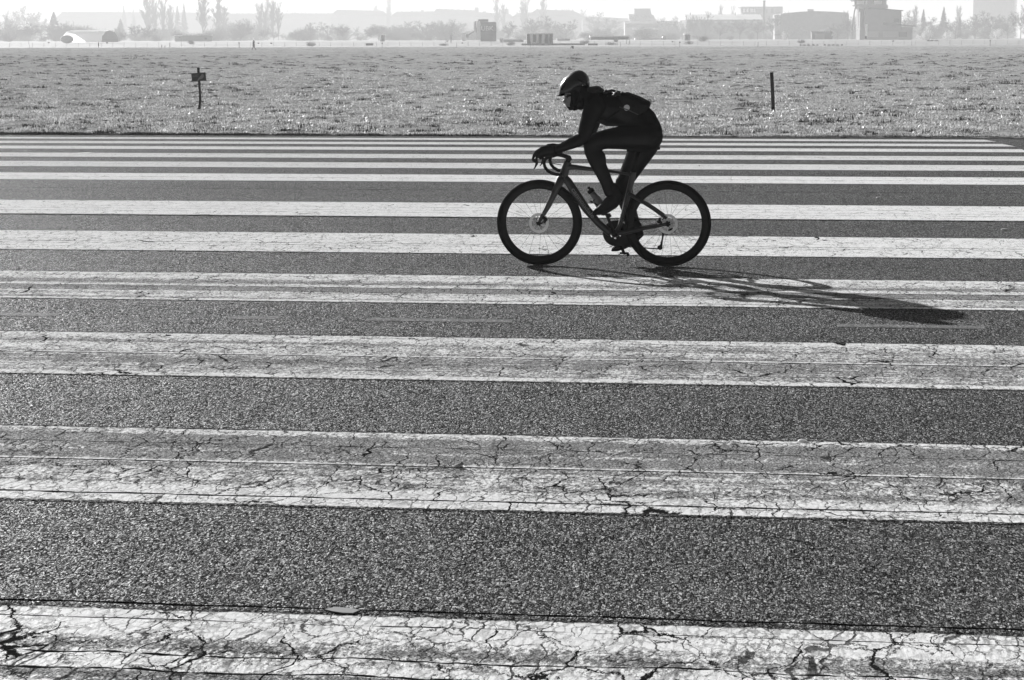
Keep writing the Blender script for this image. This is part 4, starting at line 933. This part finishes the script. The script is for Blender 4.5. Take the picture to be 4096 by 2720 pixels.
D = DS(640); b = base(2440, D); e = empty('flat_canopy', b); bx(2360, 2520, 143, 148.5, D, 6, 'roof', M_pale, e, b); bx(2366, 2515, 148.5, 159, D + 2, 3, 'back_wall', M_mid, e, b)
for x in (2364, 2506, 2518): bx(x, x + 2, 148, 180 if x > 2400 else 160, D + .2, .3, 'column', M_mid, e, b)
tag(e, 'long flat white canopy roof on thin columns right of centre', 'canopy')
D = DS(650); b = base(2600, D); e = empty('low_ramp', b); bx(2540, 2645, 153.5, 158.5, D, 4, 'slab', M_pale, e, b); bx(2650, 2663, 144, 156, D, 2, 'end_panel', M_pale, e, b); bx(2642, 2664, 152, 158, D + .2, 3, 'slope', M_grey, e, b)
tag(e, 'long low white slab with upright end panel right of the flat canopy', 'ramp')
D = DS(660); b = base(2250, D); e = empty('white_trailer', b); bx(2226, 2282, 153, 158, D, 3, 'deck', M_pale, e, b); bx(2230, 2280, 158, 163, D + .4, 2, 'undercarriage', M_grey, e, b)
tag(e, 'low white flat trailer right of the row of dark doors', 'trailer')
D = DS(650); b = base(2045, D); e = empty('low_wall', b); bx(2012, 2095, 156.5, 160, D, 1, 'coping', M_pale, e, b); bx(2013, 2094, 160, 168, D + .1, .8, 'wall', M_grey, e, b)
tag(e, 'low pale wall between the lettered tower and the row of dark doors', 'wall')
b = base(2465, 585); e = empty('round_sign', b); c = at(2464, 160, 585) - b
MB().tube([c + Vector((0, -.03, 0)), c + Vector((0, .03, 0))], .58, n=20, lat=(1, 0, 0)).build('disc', M_grey, e); MB().tube([(c.x, .06, -.1), (c.x, .06, c.z)], .04, n=8).build('pole', M_mid, e)
tag(e, 'pale round sign on a pole in front of the flat canopy', 'sign')
hut(2352, 2390, 174, 182, 590, M_mid, M_mid, 'low dark bench-like box in the far field right of the sitting person', 'low_box', 'box')
# ten low blocks
proto = None
for i, x in enumerate((3202, 3217, 3234, 3253, 3269, 3299, 3315, 3333, 3350, 3367)):
    D = 520; c = at(x, 184, D); w_ = .26 if i in (0, 4, 5, 9) else .40
    o = MB().tube([(0, -.12, .16), (0, .12, .16)], .17, n=14, lat=(1, 0, 0)).box(-w_, w_, -.1, .1, .02, .24).build('low_block', M_far, None, loc=(c.x, D, .02))
    tag(o, '%s black block of the %s set of five in the far field on the right' % (('leftmost', 'second', 'middle', 'fourth', 'rightmost')[i % 5], 'left' if i < 5 else 'right'), 'block', 'ten low black blocks in the far field')
for (x, lb) in ((3714, 'leftmost of three low dark logs beyond the fence on the right'), (3727, 'middle one of three low dark logs beyond the fence on the right'), (3746, 'rightmost and longest of three low dark logs beyond the fence')):
    c = at(x, 163, DS(640)); o = MB().tube([(-.45 if x < 3740 else -.65, 0, 0), (-.2, 0, .06), (.5, 0, 0)], [.14, .2, .15], n=10).build('log', M_far, None, True, loc=(c.x, DS(640), c.z)); tag(o, lb, 'log')
c = base(3463, 640); o = MB().tube([(0, 0, 0), (0, 0, .75)], .36, n=16, cap=True).tube([(0, 0, .74), (0, 0, .8)], .39, n=16).build('barrel', M_far, None, False, loc=(at(3463, 150, DS(640)).x, DS(640), at(3463, 155, DS(640)).z)); tag(o, 'dark barrel in front of the left corner of the grey tower building', 'barrel')
# litter and the asphalt patch
M_lit = plain('white_litter', .85, .6, .3, .05, 5)
for (x, y, lb, sx) in ((345, 614, 'flat white scrap of litter on the far left stripes', .14), (3515, 793, 'small white pebble on the asphalt right of the rear wheel', .03), (4018, 920, 'white pebble on the asphalt at the right edge', .035), (3210, 1769, 'thin white scrap at the top edge of a worn stripe', .022)):
    g_ = G(x, y); o = MB().ball((0, 0, .006), (sx, sx * .4, .009), 10, 6).build('litter', M_lit, None, True, loc=g_); tag(o, lb, 'litter')
pp = [(1297, 2446), (1340, 2437), (1400, 2441), (1440, 2449), (1412, 2461), (1370, 2460), (1330, 2454)]
o = MB().add([(G(*p_).x, G(*p_).y, .008) for p_ in pp] + [(G(*p_).x, G(*p_).y, .003) for p_ in pp], [tuple(range(7))[::-1]] + [(i, (i + 1) % 7, (i + 1) % 7 + 7, i + 7) for i in range(7)]).build('tar_patch', plain('tar', .05, .6, .3, .1, 30))
tag(o, kind='structure')

# ================================================================ trees
WN = {'poplar': .14, 'round': .40, 'bush': .75, 'conifer': .24}  # natural half width per unit height
def branch_mesh(kind, seed):
    r = random.Random(seed); V, F = [], []
    def quad(p, q_, w0, w1):
        d_ = (q_ - p).normalized(); sd_ = d_.cross(Vector((r.uniform(-1, 1), r.uniform(-1, 1), r.uniform(-1, 1)))).normalized(); sd2 = d_.cross(sd_)
        n0 = len(V)
        for c_, w in ((p, w0), (q_, w1)):
            for s3 in (sd_, -.5 * sd_ + .87 * sd2, -.5 * sd_ - .87 * sd2): V.append(tuple(c_ + s3 * w))
        F.extend([(n0, n0 + 1, n0 + 4, n0 + 3), (n0 + 1, n0 + 2, n0 + 5, n0 + 4), (n0 + 2, n0, n0 + 3, n0 + 5)])
    def grow(p, d_, ln, w, lev):
        q_ = p + d_ * ln; quad(p, q_, w, w * .6)
        if lev == 0: return
        k = r.choice((2, 3, 3)) if lev > 1 else 3
        for _ in range(k):
            t = r.uniform(.45, 1); b_ = p + d_ * ln * t
            if kind == 'poplar': nd = (d_ + Vector((r.gauss(0, .22), r.gauss(0, .22), .35))).normalized()
            else: nd = (d_ + Vector((r.gauss(0, .55), r.gauss(0, .55), r.gauss(.12, .35)))).normalized()
            grow(b_, nd, ln * r.uniform(.6, .85), max(w * .6, .0042), lev - 1)
    # unit height trees
    tr_end = .22 if kind != 'poplar' else .10
    if kind == 'poplar':
        for k in range(26):
            z = .10 + .62 * r.random(); a_ = r.random() * 6.28
            grow(Vector((0, 0, z)), Vector((.20 * math.cos(a_), .20 * math.sin(a_), 1)).normalized(), .17 * r.uniform(.7, 1.2), .006, 3)
    elif kind == 'round':
        for k in range(13):
            z = .18 + .30 * r.random(); a_ = r.random() * 6.28; el = r.uniform(.5, 1.6)
            grow(Vector((0, 0, z)), Vector((math.cos(a_), math.sin(a_), el)).normalized(), .20 * r.uniform(.8, 1.15), .009, 4)
    elif kind == 'bush':
        for k in range(46):
            a_ = r.random() * 6.28; el = r.uniform(.15, 1.7)
            grow(Vector((r.uniform(-.3, .3), r.uniform(-.3, .3), 0)), Vector((math.cos(a_), math.sin(a_), el)).normalized(), .34 * r.uniform(.7, 1.1), .012, 3)
    elif kind == 'conifer':
        for k in range(420):
            t = r.random() ** .8; z = .06 + .92 * t; R_c = .26 * (1 - t) ** .85 + .01; a_ = r.random() * 6.28
            p = Vector((0, 0, z)); tip = Vector((R_c * math.cos(a_) * r.uniform(.6, 1.1), R_c * math.sin(a_) * r.uniform(.6, 1.1), z - R_c * .30 * r.random()))
            n0 = len(V); dx = Vector((-math.sin(a_), math.cos(a_), 0)) * (.024 + .03 * (1 - t))
            m_ = (p + tip) / 2; V.extend([tuple(p), tuple(m_ + dx + Vector((0, 0, .01))), tuple(tip), tuple(m_ - dx - Vector((0, 0, .02)))]); F.append((n0, n0 + 1, n0 + 2, n0 + 3))
    zs = max(v[2] for v in V); rs = sorted(max(abs(v[0]), abs(v[1])) for v in V)[int(len(V) * .96)]
    V = [(v[0] / rs * WN[kind], v[1] / rs * WN[kind], v[2] / zs) for v in V]
    c = bpy.data.meshes.new(kind + '_crown'); c.from_pydata(V, [], F); c.update()
    m = MB()
    if kind == 'poplar': m.tube([(0, 0, -.03), (0, 0, .3), (.004, 0, .7)], [.012, .009, .003], n=7)
    elif kind == 'round': m.tube([(0, 0, -.03), (.01, 0, .25), (0, .01, .5)], [.020, .014, .006], n=7)
    elif kind == 'conifer': m.tube([(0, 0, -.03), (0, 0, .99)], [.014, .001], n=7)
    else: m.tube([(0, 0, -.03), (0, 0, .3)], [.012, .006], n=6)
    t = bpy.data.meshes.new(kind + '_trunk'); t.from_pydata(m.v, [], m.f); t.update()
    return t, c
M_bark = plain('bark', .05, .9, .1, .3, 1); M_twig = plain('twigs', .06, .9, .05, .3, .5); M_ever = plain('evergreen', .03, .8, .1, .4, .5)
n = N('blossom'); n.bsdf(n.map(n.noise(n.scale(3), 1, 3), .3, .7, .55, .85), .8, None, .1); M_blos = n.m
protos = {}
for kind in ('poplar', 'round', 'bush', 'conifer'):
    protos[kind] = []
    for k in range(3 if kind != 'conifer' else 2):
        t, c = branch_mesh(kind, 40 + k * 7 + len(kind)); t.materials.append(M_bark); c.materials.append(M_ever if kind == 'conifer' else M_twig); protos[kind].append((t, c))
cnt_ = {}
def plant(kind, x, ytop, hw, D, label, ybase=163, name=None, cat='tree', group=None, cmat=None):
    D = DS(D); b = base(x, D); h = max(at(x, ytop, D).z - b.z, .5); hwm = hw / FPX * D
    k = cnt_.get(kind, 0); cnt_[kind] = k + 1
    e = empty(name or {'poplar': 'poplar_tree', 'round': 'bare_tree', 'bush': 'bush', 'conifer': 'conifer_tree'}[kind], b, (k * 1.7) % 6.28)
    sc_ = hwm / (WN[kind] * h); e.scale = (h * sc_, h * sc_, h)
    t, c = protos[kind][k % len(protos[kind])]
    o = bpy.data.objects.new('trunk', t); C.objects.link(o); o.parent = e
    if cmat: c = c.copy(); c.materials.clear(); c.materials.append(cmat)
    o = bpy.data.objects.new('crown', c); C.objects.link(o); o.parent = e
    tag(e, label, cat, group or {'poplar': 'bare poplars on the skyline', 'round': 'bare trees beyond the field', 'bush': 'bushes beyond the field', 'conifer': 'conifers beyond the field'}[kind])
for a_ in (
 ('round', 12, 44, 34, 1500, 'hazy bare tree at the left edge of the photo'),
 ('round', 52, 30, 42, 1450, 'hazy bare tree second from the left edge'),
 ('round', 110, 18, 52, 1400, 'tallest round bare tree in the far left corner group'),
 ('round', 165, 42, 44, 1450, 'hazy bare tree just left of the big dark conifer'),
 ('conifer', 30, 62, 26, 1300, 'pale hazy conifer near the left edge below the bare trees'),
 ('conifer', 218, 46, 30, 1150, 'big dark conifer left of the white tent'),
 ('conifer', 484, 74, 22, 1200, 'hazy conifer just right of the white tent'),
 ('conifer', 498, 19, 15, 1900, 'hazy pointed conifer top rising above the apartment roof right of the tent'),
 ('conifer', 536, 27, 12, 1900, 'small hazy conifer top above the apartment roof, left of the tall poplars'),
 ('poplar', 592, -30, 24, 1300, 'leftmost and widest of the tall bare poplars'),
 ('poplar', 618, -10, 18, 1320, 'tall bare poplar right beside the leftmost one'),
 ('poplar', 655, -24, 18, 1300, 'tall bare poplar between the left pair and the low conifers'),
 ('poplar', 684, 12, 15, 1320, 'shorter hazy poplar on the right of the left poplar group'),
 ('conifer', 712, 20, 18, 1500, 'hazy conifer right of the left poplar group'),
 ('conifer', 738, 10, 16, 1500, 'hazy conifer between the poplar group and the dark cone shaped poplar'),
 ('poplar', 812, -14, 27, 1200, 'dense cone shaped poplar left of the walking person'),
 ('poplar', 872, -20, 24, 1250, 'wispy wide poplar just left of the walking person'),
 ('poplar', 898, 20, 20, 1300, 'low hazy poplar behind the wispy wide one'),
 ('poplar', 1042, 6, 15, 1250, 'thin bare poplar just above the walking person'),
 ('poplar', 1060, 16, 14, 1270, 'short bare poplar right of the thin one above the walking person'),
 ('poplar', 1072, -20, 13, 1500, 'very thin hazy poplar between two darker bare poplars'),
 ('poplar', 1094, -4, 17, 1230, 'forked bare poplar right of the walking person'),
 ('poplar', 1114, 4, 16, 1250, 'rightmost of the bare poplars right of the walking person'),
 ('round', 1180, 32, 60, 2050, 'faint bare tree behind the long low roof'),
 ('round', 1243, 88, 42, 1000, 'rounded hazy tree above the domed bush'),
 ('round', 1310, 85, 38, 1100, 'hazy rounded tree right of the domed bush'),
 ('poplar', 1505, 15, 14, 1950, 'faint thin poplar left of the square chimney tower'),
 ('poplar', 1558, -20, 10, 1950, 'faint thin poplar behind the square chimney tower'),
 ('round', 1515, 96, 42, 950, 'twiggy bare tree behind the small hut with white wall'),
 ('round', 1620, 84, 50, 1050, 'bare tree between the small hut and the white cabin'),
 ('round', 1690, 80, 45, 1000, 'sloping bare tree left of the thin mast'),
 ('round', 1750, 78, 44, 1000, 'bare tree with leaning stems left of the white cabin'),
 ('round', 1800, 86, 40, 980, 'bare tree directly behind the thin mast with panels'),
 ('round', 2035, 82, 34, 950, 'dark rounded tree right of the lettered tower'),
 ('poplar', 1990, -12, 17, 1500, 'tall poplar above the lettered tower'),
 ('poplar', 2014, 8, 14, 1520, 'thinner poplar just right of the tall one above the lettered tower'),
 ('poplar', 2092, -6, 14, 1500, 'hazy poplar left of the roof behind the dark doors'),
 ('poplar', 2106, -14, 12, 1500, 'very thin poplar beside the hazy one left of the dark doors'),
 ('poplar', 2174, -24, 15, 1500, 'tall thin poplar above the row of dark doors'),
 ('round', 2130, 66, 42, 1000, 'bare tree behind the left dark doors'),
 ('round', 2190, 60, 46, 1000, 'bare tree behind the right dark doors'),
 ('round', 2265, 76, 48, 1000, 'dark bare tree above the helmet of the cyclist'),
 ('round', 2268, 24, 22, 1750, 'small faint tree top above the high roof behind the dark doors'),
 ('round', 2345, 32, 42, 1700, 'faint wide bare tree right of the high roof'),
 ('round', 2390, 44, 50, 1300, 'wide bare tree above the flat canopy'),
 ('round', 2440, 66, 46, 1200, 'lower bare tree behind the flat canopy'),
 ('round', 2545, 50, 30, 1200, 'bare tree covering the left half of the mansard house'),
 ('round', 2590, 56, 30, 1200, 'bare tree covering the right half of the mansard house'),
 ('round', 2646, 62, 26, 1150, 'bare tree just right of the mansard house'),
 ('round', 2690, 68, 28, 1150, 'dark bare tree left of the long hall with pale roof'),
 ('round', 2716, 60, 22, 1060, 'bare tree at the left corner of the long hall'),
 ('round', 2775, 54, 24, 1000, 'thin bare tree in front of the left part of the pale roof'),
 ('round', 2822, 42, 26, 1000, 'twiggy bare tree rising in front of the pale roof'),
 ('poplar', 2881, 14, 9, 1300, 'single thin poplar above the pale roof'),
 ('poplar', 2929, 20, 9, 1500, 'fainter thin poplar left of the flat roofed building'),
 ('round', 2880, 84, 40, 950, 'dark bare tree in front of the middle of the long hall'),
 ('round', 2960, 74, 42, 950, 'dark bare tree in front of the hall left of the tall chimney'),
 ('round', 3030, 76, 40, 950, 'dark bare tree at the foot of the tall chimney'),
 ('round', 3090, 48, 30, 960, 'dark leafy tree right of the tall chimney'),
 ('round', 3145, 40, 16, 1050, 'small tree tuft at the left end of the arched roof'),
 ('round', 3390, 40, 28, 950, 'tree at the right end of the arched hall'),
 ('round', 3408, 62, 26, 860, 'dark tree left of the grey tower building'),
 ('round', 3350, 88, 44, 880, 'dark tree in front of the right part of the arched hall'),
 ('round', 3640, 38, 32, 1000, 'leafy tree just right of the grey tower building'),
 ('poplar', 3660, 16, 10, 1100, 'thin wispy poplar right of the grey tower building'),
 ('conifer', 3692, 36, 18, 1000, 'small bushy conifer between the tower building and the pointed conifer'),
 ('conifer', 3773, 25, 19, 1000, 'dark pointed conifer left of the high-rise block'),
 ('poplar', 3832, 18, 12, 1200, 'faint thin poplar between the pointed conifer and the high-rise'),
 ('conifer', 3838, 66, 12, 950, 'small dark conifer below the faint thin poplar'),
 ('round', 3740, 66, 52, 950, 'dense dark tree behind the white blossoming bush'),
 ('round', 3820, 74, 52, 940, 'dense dark tree below the pointed conifer, to its right'),
 ('round', 3900, 54, 56, 950, 'large dark tree in front of the left side of the high-rise'),
 ('round', 3965, 40, 50, 950, 'large dark tree in front of the middle of the high-rise'),
 ('round', 4030, 58, 48, 940, 'dark tree in front of the right side of the high-rise'),
 ('round', 4082, 16, 40, 900, 'tall dark tree at the right edge of the photo'),
 ('bush', 1243, 163, 20, 575, 'domed dark bush on a short stem right of the walking person', 'bush'),
 ('bush', 763, 157, 15, 660, 'small domed grey bush in front of the long pale shed'),
 ('bush', 1774, 171, 20, 590, 'flat dark bush in front of the bare trees left of the white cabin'),
 ('bush', 2443, 166, 20, 600, 'domed dark bush in front of the flat canopy'),
 ('bush', 2814, 138, 25, 720, 'round dark bush right of the hut with the double roof'),
 ('bush', 2757, 160, 18, 620, 'low domed bush in front of the hut with the double roof'),
 ('bush', 3206, 154, 17, 640, 'low domed bush above the left set of black blocks'),
 ('bush', 2045, 163, 17, 595, 'small spreading bush in front of the low pale wall'),
 ('bush', 2005, 145, 9, 690, 'tiny round bush at the right foot of the lettered tower'),
 ('bush', 2340, 156, 20, 640, 'low dark bush left of the flat canopy')): plant(*a_[:6])
for a_ in (('bush', 3706, 110, 24, 800, 'bright white blossoming bush right of the grey tower building'), ('bush', 3990, 103, 28, 800, 'large pale blossoming bush in front of the high-rise'), ('bush', 3790, 116, 18, 820, 'faint pale bush between the two blossoming bushes'), ('bush', 3136, 118, 12, 800, 'small white blossoming bush in front of the arched hall')):
    plant(*a_, cmat=M_blos)
# the wood and scrub that closes the far side, read as one mass
def scrub():
    r = random.Random(9); V, F = [], []
    srcs = [protos['round'][k][1] for k in range(3)] + [protos['bush'][k][1] for k in range(3)]
    dat = []
    for m in srcs:
        co = np.zeros(len(m.vertices) * 3); m.vertices.foreach_get('co', co); dat.append((co.reshape(-1, 3), np.array([p.vertices[:] for p in m.polygons])))
    Vs, Fs, off = [], [], 0
    for k in range(380):
        x = r.uniform(-40, 4140); D = DS(r.uniform(900, 1300)); i = r.randrange(6); b = base(x, D)
        cl_ = .5 + .5 * math.sin(x * .011) * math.sin(x * .0037 + 1); yt = 140 - 62 * r.random() ** 1.8 * (.55 + .7 * cl_) - (16 if x > 3600 else 0); h = at(x, yt, D).z - b.z; co, fc = dat[i]
        wsc = h * (1.1 if i < 3 else .9) * r.uniform(.9, 1.5); a_ = r.random() * 6.28; ca, sa = math.cos(a_), math.sin(a_)
        v = np.stack([(co[:, 0] * ca - co[:, 1] * sa) * wsc + b.x, (co[:, 0] * sa + co[:, 1] * ca) * wsc + b.y, co[:, 2] * h + b.z], -1)
        Vs.append(v); Fs.append(fc + off); off += len(v)
    me = np_mesh('far_wood', np.concatenate(Vs), np.concatenate(Fs), 4); me.materials.append(M_twig)
    o = bpy.data.objects.new('far_wood', me); C.objects.link(o); tag(o, 'hazy belt of bare trees and scrub closing the far side of the field', 'wood', kind='stuff')
scrub()

# ================================================================ haze
hz = MB().box(-1900, 1900, -80, 4400, -3, 150).build('haze', None)
n = N('haze_air'); pv = n.t.nodes.new('ShaderNodeVolumePrincipled'); pv.inputs['Color'].default_value = (.60, .60, .60, 1)
pv.inputs['Density'].default_value = .00054; pv.inputs['Anisotropy'].default_value = .03
n.t.links.new(pv.outputs[0], n.out.inputs['Volume']); hz.data.materials.append(n.m); tag(hz, 'pale daylight haze filling the air over the field', 'haze', kind='stuff')
